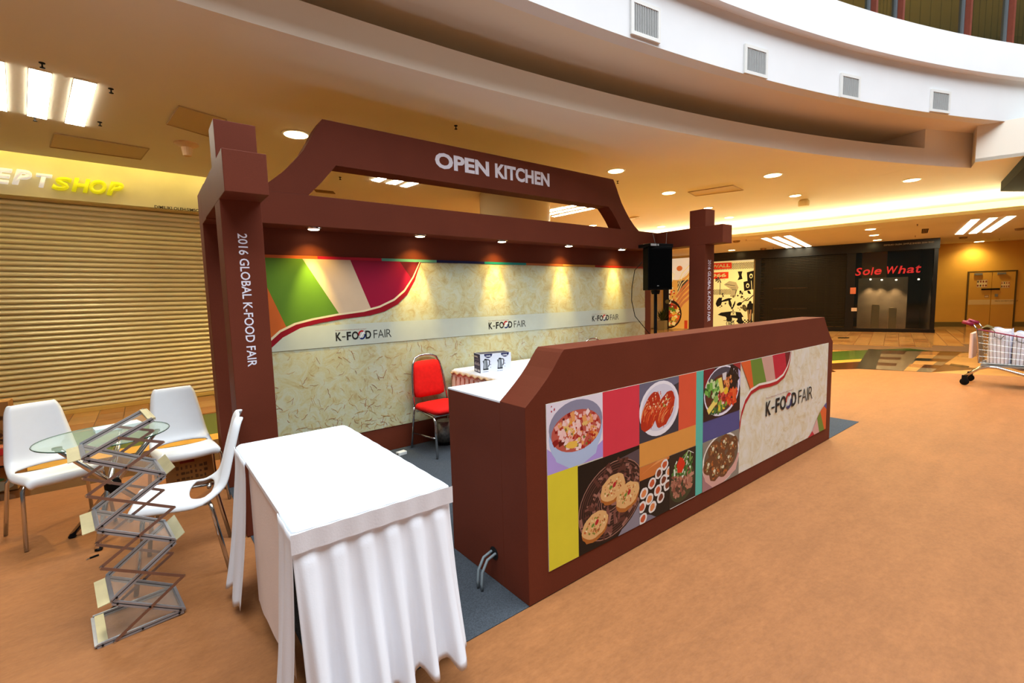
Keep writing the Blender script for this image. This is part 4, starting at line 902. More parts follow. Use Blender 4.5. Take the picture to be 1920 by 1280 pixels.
p.layer(r).poly([(3.10,.90),(3.15,.905),(3.185,.80),(3.14,.79)],'f0d864'); p.poly([(2.96,.70),(3.08,.775),(3.10,.735),(2.985,.665)],'f2d870'); p.ell(3.215,.80,.03,.026,'f0c030'); p.ell(3.08,.76,.03,.025,'8ab858'); p.poly([(3.16,.93),(3.22,.935),(3.21,.88),(3.17,.88)],'d8d4d8')
# meatballs
r = (2.914,3.425,.131,.481); p.layer(r).rect(*r,'8a8478'); p.poly([(2.914,.131),(2.914,.26),(3.1,.131)],'a87a7c'); p.layer(r).ell(3.17,.315,.262,.185,'ece6dc'); p.poly([(2.91,.30),(3.43,.30),(3.38,.18),(3.2,.131),(3.05,.131),(2.95,.2)],'d8a89c'); p.layer(r).ell(3.17,.335,.240,.15,'6a5a48')
for x, z in ((3.06,.40),(3.21,.42),(3.33,.38),(3.00,.30),(3.14,.32),(3.28,.29),(3.20,.235),(3.08,.235)):
    p.layer(r).ell(x,z,.078,.062,'6e4428',.2,22,.05); p.layer(r).chips(26,x,z,.055,.042,.014,['8a5a34','4a2c18','a87444','5a5a24','c8b484','b8642c'])
    p.ell(x-.01,z+.012,.016,.012,'e0d8b8')
# fair panel with its swoosh and corner
r = (3.425,5.190,.132,.981); p.layer(r)
for _ in range(110):
    x, z = random.uniform(3.9,5.19), random.uniform(.14,.97); a = random.uniform(0,2*PI); pts = []
    for _ in range(4): pts.append((x,z)); x += .02*math.cos(a); z += .02*math.sin(a); a += random.uniform(-.8,.8)
    p.line(pts, .0022, random.choice(['d0b888','c8a870','dcc89c']))
lo = [(3.425,.44),(3.451,.562),(3.511,.652),(3.604,.716),(3.736,.738),(3.930,.730),(4.060,.734),(4.193,.769),(4.268,.837),(4.304,.911),(4.319,.987)]
up = [(3.425,.53),(3.448,.605),(3.505,.685),(3.595,.742),(3.730,.764),(3.925,.757),(4.050,.760),(4.175,.790),(4.252,.850),(4.293,.920),(4.311,.987)]
up2 = [(3.425,.555),(3.445,.625),(3.50,.702),(3.59,.760),(3.728,.782),(3.922,.775),(4.045,.778),(4.162,.806),(4.240,.860),(4.284,.925),(4.304,.987)]
bd = [(3.2,3.55),(3.425,3.64),(3.576,3.66),(3.758,3.90),(3.952,4.05),(4.189,4.28),(4.5,4.7)]
stripes(p, bd, .982, swz, .68, ['4c4f8a','e0622e','6a8a34','cfa294','c01c38','6a1420'], r)
p.layer(r).band(lo, up, 'b01826').band(up, up2, 'ece4d8')
cz = [(5.19,.392),(5.12,.372),(5.058,.346),(4.99,.31),(4.940,.269),(4.890,.222),(4.850,.180),(4.79,.150),(4.736,.132)]
def tri(a, b_, col): p.poly(a, col)
p.layer(r).poly([cz[0],(5.19,.132),cz[8],cz[7],cz[6],cz[5],cz[4],cz[3],cz[2],cz[1]],'e0622e'); p.layer(r).poly([(5.19,.40),(5.19,.33),(5.12,.372)],'4c4f8a')
p.poly([(5.03,.33),(5.15,.132),(4.736,.132),(4.79,.150),(4.850,.180),(4.890,.222),(4.940,.269)],'6a8a34'); p.layer(r).poly([(4.955,.28),(5.02,.132),(4.736,.132),(4.79,.150),(4.850,.180),(4.890,.222)],'d8a8a0'); p.layer(r).poly([(4.845,.178),(4.90,.132),(4.736,.132),(4.79,.150)],'c01c38')
p.build('food_print', ct)
logo(ct, 3.858, 4.818, .494, .120, ya-.0002-p.d-.0004, SM)
# ================================================================== FURNITURE
# --- skirted table in front
TX0, TX1, TY0, TY1, TZ = .318, .885, 1.570, 2.751, .778
tb = thing('skirted_table', (.60, 2.16, .004), 'white cloth-covered table with pleated skirt in the left foreground', 'table')
b = MB(); b.bevbox(TX0, TX1, TY0, TY1, TZ-.03, TZ, .012); b.build('tabletop_cloth', WHITE, tb)
lg = mat('grey table leg', '6a6a6c', .4, .6)
for x, y in ((TX0+.07,TY0+.09),(TX1-.07,TY0+.09),(TX0+.07,TY1-.09),(TX1-.07,TY1-.09)): MB().tube([(x,y,.004),(x,y,TZ-.03)], .014, 8).build('leg', lg, tb)
def pleats(name, a, c, nrm, k, flare, zb, M, amp=.022, seed=0, z1=TZ-.012, nu=110, head=.075):
    """a -> c along the table edge, nrm outwards; box pleats that open towards the hem"""
    rnd = random.Random(seed); ph = [rnd.uniform(-.12,.12) for _ in range(k+2)]; hm = [rnd.uniform(-.022,.022) for _ in range(k+2)]
    a, c, nrm = Vector(a), Vector(c), Vector(nrm); L = (c-a).length
    def fn(u, v):
        t = max(0, (v*(z1-zb)-head)/((z1-zb)-head)); s_ = u*k; i = int(min(k-1, s_)); f = s_-i+ph[i]*t
        w_ = 1/(1+math.exp(-20*(f-.18))) - 1/(1+math.exp(-20*(f-.72)))
        d = flare*t**1.2 + amp*w_*(.25+1.5*t if t > 0 else .10) + .006*t*math.sin(5*v+9*u)
        z = z1-(z1-zb)*v + (hm[i]*(1-f)+hm[i+1]*f)*t*v - .03*w_*t*v
        q = a+(c-a)*(u+ .012*t*math.sin(2*PI*s_+1)) + nrm*d; return (q.x, q.y, z)
    o = MB().grid(fn, nu, 26).build(name, M, tb, smooth=True)
    md = o.modifiers.new('cloth', 'SOLIDIFY'); md.thickness = .003; return o
pleats('front_skirt', (TX0-.006,TY0-.004,0), (TX1+.004,TY0-.004,0), (0,-1,0), 6, .075, .135, WHITE, .040, 3)
MB().grid(lambda u, v: (TX0-.012+(TX1-TX0+.024)*u, TY0-.022-.002*math.sin(u*40), TZ-.008-.066*v), 60, 3).build('front_skirt_band', WHITE, tb, smooth=True)
pleats('side_skirt', (TX0-.004,TY1+.004,0), (TX0-.004,TY1-.30,0), (-1,0,0), 2, .06, .08, WHITE, .018, 5, nu=40)
pleats('corner_skirt', (TX0-.004,TY0+.19,0), (TX0-.006,TY0-.006,0), (-1,0,0), 2, .035, .08, WHITE, .016, 8, nu=40)
pleats('right_skirt', (TX1+.004,TY0,0), (TX1+.004,TY1,0), (1,0,0), 9, .05, .08, WHITE, .02, 9, nu=120)
MB().grid(lambda u, v: (TX0+.012-.02*v*math.sin(u*PI), TY1-.28-(TY1-TY0-.44)*u, TZ-.012-(.70-.10*math.sin(u*2.2))*v+.004*math.sin(u*17)), 30, 14).build('inner_cloth', CLOTH2, tb, smooth=True)

# --- moulded plastic chairs
SHELL = [(.208,.372,0),(.222,.392,0),(.224,.424,0),(.208,.440,0),(.15,.445,0),(.07,.440,0),(-.02,.434,0),(-.09,.433,0),(-.135,.436,0),(-.165,.448,0),(-.190,.475,0),(-.208,.520,0),(-.224,.580,0),(-.245,.660,0),(-.268,.740,0),(-.289,.815,0),(-.300,.848,0),(-.312,.856,0)]
def shell_mesh():
    NU, prof = 22, [(y,z) for y,z,_ in SHELL]; L = [0]
    for a, c in zip(prof, prof[1:]): L.append(L[-1]+math.hypot(c[0]-a[0], c[1]-a[1]))
    def at(d):
        d = max(0, min(L[-1], d)); j = max(i for i in range(len(L)-1) if L[i] <= d+1e-9); t = (d-L[j])/(L[j+1]-L[j]); return mixp(prof[j], prof[j+1], t)
    sc, sh = L[7]+.012, .058                                 # slot centre and half height along the profile
    dn = [L[-1]*i/26 for i in range(27)]
    rows = [d for d in dn if d < sc-sh-.004] + ['lo','hi'] + [d for d in dn if d > sc+sh+.004]
    vs = []; W = NU+1
    for r in rows:
        for i in range(NU+1):
            u = -1+2*i/NU; k = sh*math.sqrt(max(0, 1-(u/.86)**2)); d = sc-k if r == 'lo' else sc+k if r == 'hi' else r
            y, z = at(d); f = d/L[-1]
            hw = .205-.006*math.cos(f*8) if f < .5 else .205-(f-.5)*2*.062
            if f > .90: hw -= .02*((f-.90)/.10)**2 * (1 if abs(u) > .9 else .3)
            if f < .10: hw -= .028*((.10-f)/.10)**2
            e = max(0, abs(u)-.84)/.16; drop = .050*e**1.5*min(1, .25+f*5)
            dz, dy = (-drop, 0) if f < .42 else (-drop*max(0,1-(f-.42)*8), -drop*min(1,(f-.42)*8)*.9)
            vs.append((u*hw, y+dy+.012*(u*u)*(f > .5)*(1)-.0, z+dz+.010*u*u*(f < .42)))
    fs = []; lo = rows.index('lo')
    for j in range(len(rows)-1):
        for i in range(NU):
            um = abs(-1+2*(i+.5)/NU)
            if j == lo and um < .86: continue
            fs.append((j*W+i, j*W+i+1, (j+1)*W+i+1, (j+1)*W+i))
    b = MB(); b.add(vs, fs); bm = bmesh.new(); me = b.mesh('shell', WPLAS, True); bm.from_mesh(me); bmesh.ops.remove_doubles(bm, verts=bm.verts, dist=1e-5); bmesh.ops.recalc_face_normals(bm, faces=bm.faces); bm.to_mesh(me); bm.free()
    me.polygons.foreach_set('use_smooth', [True]*len(me.polygons)); return me
def plastic_chair(loc, rz, label):
    t = thing('plastic_chair', loc, label, 'chair', 'white plastic chairs around the glass table', rz)
    o = place('shell', shell_mesh(), t, local=True); md = o.modifiers.new('thick', 'SOLIDIFY'); md.thickness = .020; md.offset = -1
    if sum(p.normal.z for p in o.data.polygons) < 0: md.offset = 1
    md = o.modifiers.new('soft', 'SUBSURF'); md.levels = md.render_levels = 1
    for sx in (-1, 1):
        for y0, y1 in ((.13,.205),(-.13,-.215)):
            MB().tube([(sx*.10,y0,.398),(sx*.165,y0+.01*(1 if y0>0 else -1),.398),(sx*.190,y0+.02*(1 if y0>0 else -1),.390),(sx*.200,y0+.025*(1 if y0>0 else -1),.365),(sx*.225,y1,.004)], .0115, 10).build('leg', CHROME, t, smooth=True, local=True)
    MB().tube([(-.165,.13,.395),(-.165,-.13,.395)], .009, 8).tube([(.165,.13,.395),(.165,-.13,.395)], .009, 8).build('under_frame', CHROME, t, smooth=True, local=True)
    return t
def face(fx, fy): return math.atan2(fy, fx) - PI/2
c1 = plastic_chair((-.555, 4.345, 0), face(.36,-.93), 'white moulded plastic chair with seat slot, left of the glass table')
c2 = dup(c1, (.165, 4.30, 0), face(.10,-1), 'white moulded plastic chair behind the glass table, right against the booth wall')
c3 = dup(c1, (.085, 3.235, 0), face(-1,.13), 'white moulded plastic chair seen from the side, facing the glass table')

# --- round glass table
gc = (-.262, 3.965); GZ = .683
gt = thing('glass_table', (*gc, 0), 'small round glass table on crossed chrome legs', 'table')
MB().lathe([(.330,GZ-.010),(.337,GZ-.007),(.337,GZ-.003),(.330,GZ)], 56, (*gc,0)).build('glass_top', TOPGL, gt)
RIM = mat('dark glass edge', '24463a', .1); MB().tube([(gc[0]+.338*math.cos(a), gc[1]+.338*math.sin(a), GZ-.005) for a in [2*PI*i/56 for i in range(56)]], .0035, 6, closed=True).build('glass_rim', RIM, gt)
hub = (gc[0]+.01, gc[1]+.05, .33)
feet = [(-.492,4.128,0),(-.338,3.785,0),(-.02,4.16,0)]
for f in feet:
    d = Vector(hub)-Vector(f); tp = Vector(f)+d*((GZ-.02)/.33); 
    off = Vector((-(d.y), d.x, 0)).normalized()*.022
    lgo = MB().tube([Vector(f)+Vector((0,0,.012))+off*.2, Vector(hub)+off, tp+off], .0165, 12).build('leg', CHROME, gt, smooth=True)
    MB().tube([Vector(f)+Vector((0,0,.001)), Vector(f)+d*.05], .019, 12).build('rubber_foot', BLACKP, lgo)
    MB().lathe([(.024,-.012),(.024,0)], 14, tuple((tp+off)[:2])+(GZ-.010,)).build('glass_pad', mat('grey pad','5c6258',.4), lgo)
MB().lathe([(.034,-.045),(.045,-.02),(.045,.02),(.034,.045)], 16, hub).build('hub', BLACKP, gt)
PPQ = [(-0.325,4.223),(0.03005,4.191),(-0.0002539,4.025),(-0.265,4.012)]
bx = tag(MB().slab([(-.31,4.04),(-.07,4.10),(-.10,4.22),(-.33,4.15)], GZ, GZ+.022).build('paper_stack', mat('pale blue-white paper','dff0f2',.5)), 'flat stack of pale blue-white papers lying on the glass table', 'papers')

# --- folding brochure stand (plane of its near side runs almost along x)
RKO = Vector((-.287, 2.673, 0)); RKR = rad(6.45)
rk = thing('brochure_stand', RKO, 'tall zigzag aluminium brochure stand with clear trays, standing on the paper floor', 'brochure stand', None, RKR)
DP = .27
Z = [(.29,.985),(.028,.858),(.311,.708),(.047,.533),(.325,.376),(.069,.188),(.336,.016),(0.,.010)]
names = ['tray']*6 + ['base_tray']
BRS = mat('yellowed end plate', 'c8c19c', .35, .5, var=.08, scale=12)
for i in range(7):
    a, c = Z[i], Z[i+1]
    ax, az = a; bx_, bz = c
    dx, dz = bx_-ax, bz-az; L = math.hypot(dx, dz); ux, uz = dx/L, dz/L
    a = (ax+ux*.008, az+uz*.008); c = (bx_-ux*.008, bz-uz*.008)
    fr = MB()
    for y in (0, DP):
        for k_ in (-.0065, .0065): fr.bar((a[0]-uz*k_,y,a[1]+ux*k_), (c[0]-uz*k_,y,c[1]+ux*k_), .011, .0085, 0, (-uz,0,ux))
        fr.bar((a[0],y,a[1]), (c[0],y,c[1]), .006, .006, 1, (-uz,0,ux))
    for q in (a, c): fr.bar((q[0],0,q[1]), (q[0],DP,q[1]), .016, .008, 0, (-uz,0,ux))
    o = fr.build(names[i], [ALU, mat('dark groove','3a3836',.5,.5)], rk, local=True)
    MB().add([(a[0]+ux*.01,.006,a[1]+uz*.01),(c[0]-ux*.01,.006,c[1]-uz*.01),(c[0]-ux*.01,DP-.006,c[1]-uz*.01),(a[0]+ux*.01,DP-.006,a[1]+uz*.01)], [(0,1,2,3)]).build('clear_panel', CLEAR, o, local=True)
    e = MB()
    for y in (-.009, DP+.009):
        for t_ in (.06, .5, .94): e.lathe([(.0045,0),(.0045,.004)], 8, (a[0]+(c[0]-a[0])*t_, y-.002, a[1]+(c[1]-a[1])*t_), axis='y')
    e.build('rivet', mat('dark rivet','1c1a1a',.4,.6), o, local=True)
    # lip that runs on past the joint and holds the leaflets
    if i < 5:
        jx, jz = Z[i+1]; vx, vz = (-.044,-.006) if jx < .15 else (.037,.027)
        MB().bar((jx,DP/2,jz), (jx+vx,DP/2,jz+vz), DP, .003, 0, (-vz,0,vx)).build('end_plate', BRS, o, local=True)
MB().bar((.030,.004,.016),(.030,DP-.004,.016), .034, .006).build('base_bar', BRS, rk, local=True)
tp = Vector((Z[0][0],0,Z[0][1])); MB().bar((Z[0][0]-.012,.0,Z[0][1]-.002), (Z[0][0]-.012,DP,Z[0][1]-.002), .030, .010, 0, (0,0,1)).build('top_plate', BRS, rk, local=True)
SC = [(.156,.925),(.311,.868),(.030,.697),(.329,.545),(.048,.363),(.342,.194),(.067,.004)]
for y in (-.012, DP+.012):
    for a, c in zip(SC, SC[1:]): MB().bar((a[0],y+(.004 if a[0]>c[0] else -.004),a[1]), (c[0],y+(.004 if a[0]>c[0] else -.004),c[1]), .003, .013, 0, (0,1,0) if False else (0,0,1)).build('scissor_link', STEELB, rk, local=True)
    for a in SC: MB().lathe([(.0055,-.005),(.0055,.005)], 10, (a[0],y,a[1]), axis='y').build('pivot', CHROME, rk, local=True)

# --- cardboard boxes on the left
def carton(name, x0, x1, y0, y1, z0, z1, rz, label, flaps=True, grp='cardboard cartons at the left'):
    c = ((x0+x1)/2, (y0+y1)/2, z0); t = thing(name, c, label, 'box', None, rz); w_, d_, h_ = (x1-x0)/2, (y1-y0)/2, z1-z0
    bevel(MB().box(-w_,w_,-d_,d_,0,h_).build('carton', CARD, t, local=True), .004)
    MB().box(-w_-.0005,w_+.0005,-.025,.025,h_,h_+.001).box(-.0,.0005+w_,-.0,.0005,h_*.7,h_).build('tape', mat('brown tape','b08a54',.3), t, local=True)
    return t
BC = [(-0.9436,5.588),(-1.049,5.552),(0.09918,4.791),(0.366,4.773)]
k1 = carton('cardboard_box', -1.62, BC[0][0], BC[0][1], BC[0][1]+.38, 0, .285, rad(-1), 'large low cardboard carton with green print at the left edge')
hw = (BC[0][0]+1.62)/2
q = Print((0,-.1905,0)); y0 = hw
q.layer().rect(y0-.20,y0-.02,.205,.265,'2a2420').layer().rect(y0-.33,y0-.10,.10,.118,'3f6a3a').ell(y0-.16,.105,.09,.018,'4a7a40').layer().ell(y0-.17,.05,.15,.045,'c8b894').rect(y0-.5,y0-.08,.012,.085,'c8b894').layer()
for i in range(6): q.rect(y0-.36+i*.045,y0-.335+i*.045,.02+.004*(i%2),.062,'3a2c20')
q.build('carton_print', k1).location = (0,0,0)
text('carton_lettering', '2M', (y0-.19,-.1915,.212), (1,0,0), (0,0,1), k1, mat('cream lettering','f0e6b0'), width=.15, height=.045, bold=.03).location = (0,0,0)
UB = [(-0.9197,0.7694),(-0.9466,0.3945)]
k2 = carton('cardboard_box', -1.75, UB[0][0], 5.45, 5.62, .287, UB[0][1], 0, 'upright worn cardboard carton standing on the low carton at the left edge')
q = Print((0,-.0855,0)); ww = (UB[0][0]+1.75)/2; q.layer().chips(16, ww-.07, .22, .05, .16, .035, ['4a2c14','3a2210','7a5428'])
q.build('carton_print', k2).location = (0,0,0)
k3 = tag(MB().bevbox(-1.03,-.90,5.30,5.43,.287,.43,.004).build('cardboard_box', mat('brown-red carton','a85a34',.8)), 'small red-brown carton with a red label behind the first white chair', 'box')
tag(MB().box(-1.0,-.915,5.294,5.2995,.37,.42).build('red_label', mat('red label','b82020',.5)), 'small red label card on the small carton', 'label card')
k4 = carton('cardboard_box', BC[2][0]+.03, BC[2][0]+.40, 4.46, 4.72, 0, .30, rad(3), 'brown cardboard carton with dark print under the chair beside the booth post') if False else None
k4 = carton('cardboard_box', .035, .375, 4.66, 4.86, 0, .24, 0, 'brown cardboard carton with dark print under the chair beside the booth wall')
q = Print((0,-.1005,0)); q.layer()
for i in range(7):
    for j in range(3): q.rect(-.10+i*.032,-.10+i*.032+random.uniform(.01,.028),.06+j*.045,.06+j*.045+random.uniform(.015,.03),random.choice(['5a3c1e','6a4826']))
q.rect(-.07,.03,.20,.225,'7a2418'); q.build('carton_print', k4).location = (0,0,0)
# black clip on the paper
cl = [(-0.354,3.699)][0]
t = thing('binder_clip', (*cl,0), 'tiny black clip lying on the paper floor near the brochure stand', 'clip')
MB().bar((-.018,-.004,.005),(.022,.010,.005),.010,.009).build('clip_body', BLACKP, t, local=True); MB().tube([(-.018,-.004,.005),(-.034,-.010,.003)], .003, 6).build('clip_wire', CHROME, t, local=True)

# --- red banquet chairs
def banquet(loc, rz, label):
    t = thing('banquet_chair', loc, label, 'chair', 'red chrome banquet chairs inside the booth', rz)
    def cush(name, pts):
        o = MB(); return o
    b = MB(); b.grid(lambda u, v: (-.205+.41*u, .22-.42*v, .455), 1, 1)
    st = MB().lathe([(.0,.405),(.19,.405),(.212,.415),(.218,.435),(.205,.458),(.15,.470),(.0,.474)], 4) if False else None
    def seat(u, v):
        a = 2*PI*u; c_, s_ = math.cos(a), math.sin(a); k = (abs(c_)**7+abs(s_)**7)**(-1/7)
        R = [0,.55,.9,1.0,1.02,.98,.85,.5,0][int(round(v*8))]; zz = [.405,.405,.407,.417,.436,.458,.468,.473,.474][int(round(v*8))]
        return (.212*k*c_*R, .01+.215*k*s_*R, zz)
    MB().grid(seat, 28, 8).build('seat', RED, t, smooth=True, local=True)
    def back(u, v):
        a = 2*PI*u; c_, s_ = math.cos(a), math.sin(a); k = (abs(c_)**9+abs(s_)**9)**(-1/9)
        R = [0,.7,.95,1.0,.95,.7,0][int(round(v*6))]; th = [-.022,-.022,-.016,0,.018,.026,.028][int(round(v*6))]
        x, z = .185*k*c_*R, .693+.183*k*s_*R; x *= 1.02-.55*(z-.51)
        return (x, -.215-(z-.5)*.14+th, z)
    MB().grid(back, 32, 6).build('backrest', RED, t, smooth=True, local=True)
    fr = []
    for sx in (-1, 1):
        fr.append([(sx*.215,-.255,.006),(sx*.205,-.215,.30),(sx*.200,-.195,.43),(sx*.197,-.215,.55),(sx*.180,-.245,.74),(sx*.160,-.262,.84)])
        MB().tube([(sx*.17,-.17,.395),(sx*.195,.05,.395),(sx*.20,.16,.385),(sx*.205,.195,.35),(sx*.215,.225,.006)], .0115, 10).build('leg', CHROME, t, smooth=True, local=True)
        MB().tube([(sx*.21,-.235,.16),(sx*.21,.205,.19)], .008, 8).build('stretcher', CHROME, t, smooth=True, local=True)
        MB().tube(fr[-1][:3], .0115, 10).build('leg', CHROME, t, smooth=True, local=True)
    top = fr[0][2:] + [(-.125,-.275,.905),(-.07,-.282,.928),(0,-.284,.934),(.07,-.282,.928),(.125,-.275,.905)] + fr[1][2:][::-1]
    MB().tube(top, .0115, 10).build('back_frame', CHROME, t, smooth=True, local=True)
    MB().tube([(-.195,.16,.39),(.195,.16,.39)], .009, 8).tube([(-.195,-.16,.39),(.195,-.16,.39)], .009, 8).build('seat_frame', CHROME, t, smooth=True, local=True)
    return t
r1c = banquet((2.262, 4.045, .004), face(.06,-1), 'red padded chrome chair standing against the printed back wall')
CT2 = [(4.586,0.9422)][0]
r2c = dup(r1c, (CT2[0], 3.86, .004), face(.0,-1), 'red padded chrome chair mostly hidden behind the counter, only its top rail showing')
# --- table inside the booth, with gathered skirt, and the kettle carton on it
it = thing('skirted_table', (3.4, 3.85, .004), 'white skirted table inside the booth, behind the counter', 'table')
IX0, IX1, IY0, IY1, IZ = 2.545, 4.20, 3.38, 4.30, .755
MB().bevbox(IX0, IX1, IY0, IY1, IZ-.03, IZ, .012).build('tabletop_cloth', WHITE, it)
for x, y in ((IX0+.1,IY0+.1),(IX1-.1,IY0+.1),(IX0+.1,IY1-.1),(IX1-.1,IY1-.1)): MB().tube([(x,y,.004),(x,y,IZ-.03)], .014, 8).build('leg', lg, it)
tb_keep = tb; tb = it
SATIN = mat('striped pleated skirt', 'e6d8cc', .6, var=.03, scale=3)
pleats('side_skirt', (IX0-.004,IY1,0), (IX0-.004,IY0,0), (-1,0,0), 11, .03, .07, SATIN, .016, 4, IZ-.012, 130, .05)
pleats('front_skirt', (IX0-.004,IY0-.004,0), (IX1,IY0-.004,0), (0,-1,0), 18, .03, .07, SATIN, .016, 6, IZ-.012, 200, .05)
ST = mat('rust satin stripe', 'a8705a', .6)
for i in range(11):
    y = IY1-(IY1-IY0)*(i+.06)/11; MB().box(IX0-.014,IX0-.010,y-.026,y,IZ-.30,IZ-.07).build('skirt_stripe', ST, it)
b = MB()
b.tube([(IX0-.012, IY1-(IY1-IY0)*i/40, IZ-.035-.010*math.sin(i*1.3)) for i in range(41)], .012, 6); b.build('gathered_trim', mat('cream gathered trim','c8a880',.7,var=.2,scale=40), it)
tb = tb_keep
KB = [(2.574,3.994),(2.581,3.811),(2.907,3.728)]
kx, ky = KB[1]; kang = math.atan2(KB[2][1]-ky, KB[2][0]-kx); kw = math.hypot(KB[2][0]-kx, KB[2][1]-ky); kd = math.hypot(KB[0][0]-kx, KB[0][1]-ky)
kb = thing('kettle_carton', (kx,ky,.755), 'white and navy carton printed with two electric kettles on the booth table', 'box', None, kang)
kh = .19
kd = min(kd, .22)
bevel(MB().box(0,kw,0,kd,0,kh).build('carton', mat('white print carton','e6e8f0',.4), kb, local=True), .002)
NV = '191d52'
q = Print((0,-.0003,0)); r = (0,kw,0,kh)
for c_ in (.26,.80): q.layer(r).ell(kw*c_, kh, kw*.13, kh*.22, NV)
for c_ in (.17,.63):
    x, z = kw*c_, kh*.16; w_, h_ = kw*.082, kh*.56
    q.layer(r).poly([(x-w_,z),(x+w_,z),(x+w_*1.05,z+h_*.1),(x+w_*.62,z+h_*.95),(x-w_*.62,z+h_*.95),(x-w_*1.05,z+h_*.1)], '7c8084'); q.poly([(x-w_*.7,z+h_*.5),(x-w_*1.15,z+h_*.88),(x-w_*.5,z+h_*.9)],'5a5e62')
    q.layer(r).poly([(x-w_*.5,z+h_*.12),(x-w_*.15,z+h_*.12),(x-w_*.1,z+h_*.9),(x-w_*.35,z+h_*.9)], 'c8ccd0'); q.poly([(x-w_*1.05,z),(x+w_*1.05,z),(x+w_,z+h_*.12),(x-w_,z+h_*.12)], '1a1a1c'); q.poly([(x-w_*.7,z+h_*.92),(x+w_*.7,z+h_*.92),(x+w_*.3,z+h_*1.05),(x-w_*.3,z+h_*1.05)], '1a1a1c')
    q.line([(x+w_*.5,z+h_*.97),(x+w_*1.5,z+h_*.9),(x+w_*1.45,z+h_*.5),(x+w_*1.05,z+h_*.3)], w_*.34, '1a1a1c')
    for i in range(3): q.ell(x+kw*.155, kh*(.58-.15*i), kw*.016, kh*.035, ['c8ccd8','7a80a0','b8bcd0'][i], n=10)
    for i in range(6): q.rect(x-kw*.09+kw*.03*i, x-kw*.09+kw*.03*i+kw*.018, kh*.05, kh*.09, random.choice(['9a9eb0','5a5e78']))
q.build('carton_print', kb).location = (0,0,0)
q = Print((-.0003,0,0), (0,-1,0), (0,0,1), (-1,0,0)); q.layer().rect(-kd,0,0,kh,NV).layer()
q.rect(-kd*.92,-kd*.56,kh*.05,kh*.17,'d8dae4').rect(-kd*.46,-kd*.10,kh*.05,kh*.17,'d8dae4')
for i in range(5): q.rect(-kd*.9+kd*.17*i,-kd*.9+kd*.17*i+kd*.10,kh*.38,kh*(.50+.06*(i%2)),'b8bccc')
q.rect(-kd*.9,-kd*.2,kh*.66,kh*.68,'8a8ea8').rect(-kd*.55,-kd*.2,kh*.72,kh*.74,'8a8ea8')
q.build('carton_print', kb).location = (0,0,0)
MB().box(kw*.02,kw*.98,kd*.05,kd*.95,kh,kh+.0006).build('carton_top', mat('navy print','3a3c50',.5), kb, local=True)
KL = mat('white print lettering','f2f2f6',.5)
for c_ in (.26,.80): text('carton_lettering', 'CORNELL', (kw*(c_-.085),-.001,kh*.84), (1,0,0), (0,0,1), kb, KL, width=kw*.17, height=kh*.09, bold=.03).location = (0,0,0)
text('carton_lettering', 'CORNELL', (-.001,kd*.93,kh*.80), (0,-1,0), (0,0,1), kb, KL, width=kd*.6, height=kh*.08, bold=.03).location = (0,0,0)
# --- bin behind the chair, adapter and lead on the carpet, leads out of the counter
t = thing('metal_bin', (2.375,4.20,.004), 'mottled silver bin with black base, half hidden behind the counter', 'bin')
MB().lathe([(.10,.025),(.085,.24),(.080,.24)], 20).build('drum', mat('mottled steel','a8a49c',.35,.7,var=.4,scale=40), t, smooth=True, local=True); MB().lathe([(.104,0),(.104,.03)], 20).build('base_ring', BLACKP, t, local=True)
t = thing('power_adapter', (1.863,4.165,.004), 'small white power adapter lying on the grey carpet by the back wall', 'adapter', None, rad(8))
bevel(MB().box(-.045,.045,-.03,.03,0,.032).build('adapter_body', mat('white plastic box','e8e8e4',.4), t, local=True), .004)
MB().tube([(-.045,0,.012),(-.10,-.015,.006),(-.17,.0,.006),(-.30,.03,.006)], .006, 6).build('lead', BLACKP, t, smooth=True, local=True)
for k, (dy, s_) in enumerate(((0,'nearer'),(.035,'farther'))):
    tag(MB().tube([(1.40,1.915+dy,.155),(1.352,1.915+dy,.158),(1.30,1.912+dy,.145),(1.262,1.905+dy,.095),(1.252,1.90+dy,.04),(1.25,1.895+dy,.010)], .0075, 8).build('power_lead', mat('grey cable','7a8488',.5), None, True), 'grey cable curling out of the hole in the counter end, %s of two' % s_, 'cable')

# --- loudspeaker on its stand
sp = [(5.223,2.122),(5.895,2.153),(5.27,1.571),(5.876,1.55),(5.422,2.132),(5.426,1.143),(5.424,1.54)]
sx0, sx1, sz1, sz0 = sp[0][0], sp[1][0], sp[0][1], sp[3][1]
xm = (sx0+sx1)/2; hw = .185
ls = thing('loudspeaker', (xm-.02, 3.84, sz0), 'black loudspeaker on a stand before the right end of the printed wall', 'loudspeaker', None, rad(-32))
h_ = sz1-sz0; LW = .17
bd_ = MB().slab([(-LW,-.15),(LW,-.15),(LW,.02),(.11,.17),(-.11,.17),(-LW,.02)], 0, h_).build('cabinet', mat('black cabinet','050505',.7,spec=.1), ls, local=True); bevel(bd_, .008)
MB().box(-LW+.015,LW-.015,-.156,-.15,.03,h_-.03).build('grille', BLACKM, ls, local=True)
MB().box(-.045,-.02,-.158,-.155,.05,.06).build('badge', GREYM, ls, local=True)
MB().box(LW-.01,LW+.004,-.06,.0,h_*.5,h_*.72).build('side_handle', BLACKP, ls, local=True)
sd = thing('speaker_stand', (xm-.02, 3.84, .004), 'black pole stand carrying the loudspeaker, behind the counter', 'stand')
MB().tube([(0,0,.05),(0,0,sz0-.005)], .022, 12).build('pole', BLACKP, sd, local=True); MB().lathe([(.05,sz0-.06),(.06,sz0-.02),(.06,sz0-.006)], 12).build('top_plate', BLACKP, sd, local=True)
MB().lathe([(.032,.60),(.036,.62),(.036,.68),(.032,.70)], 12).build('collar', BLACKP, sd, local=True)
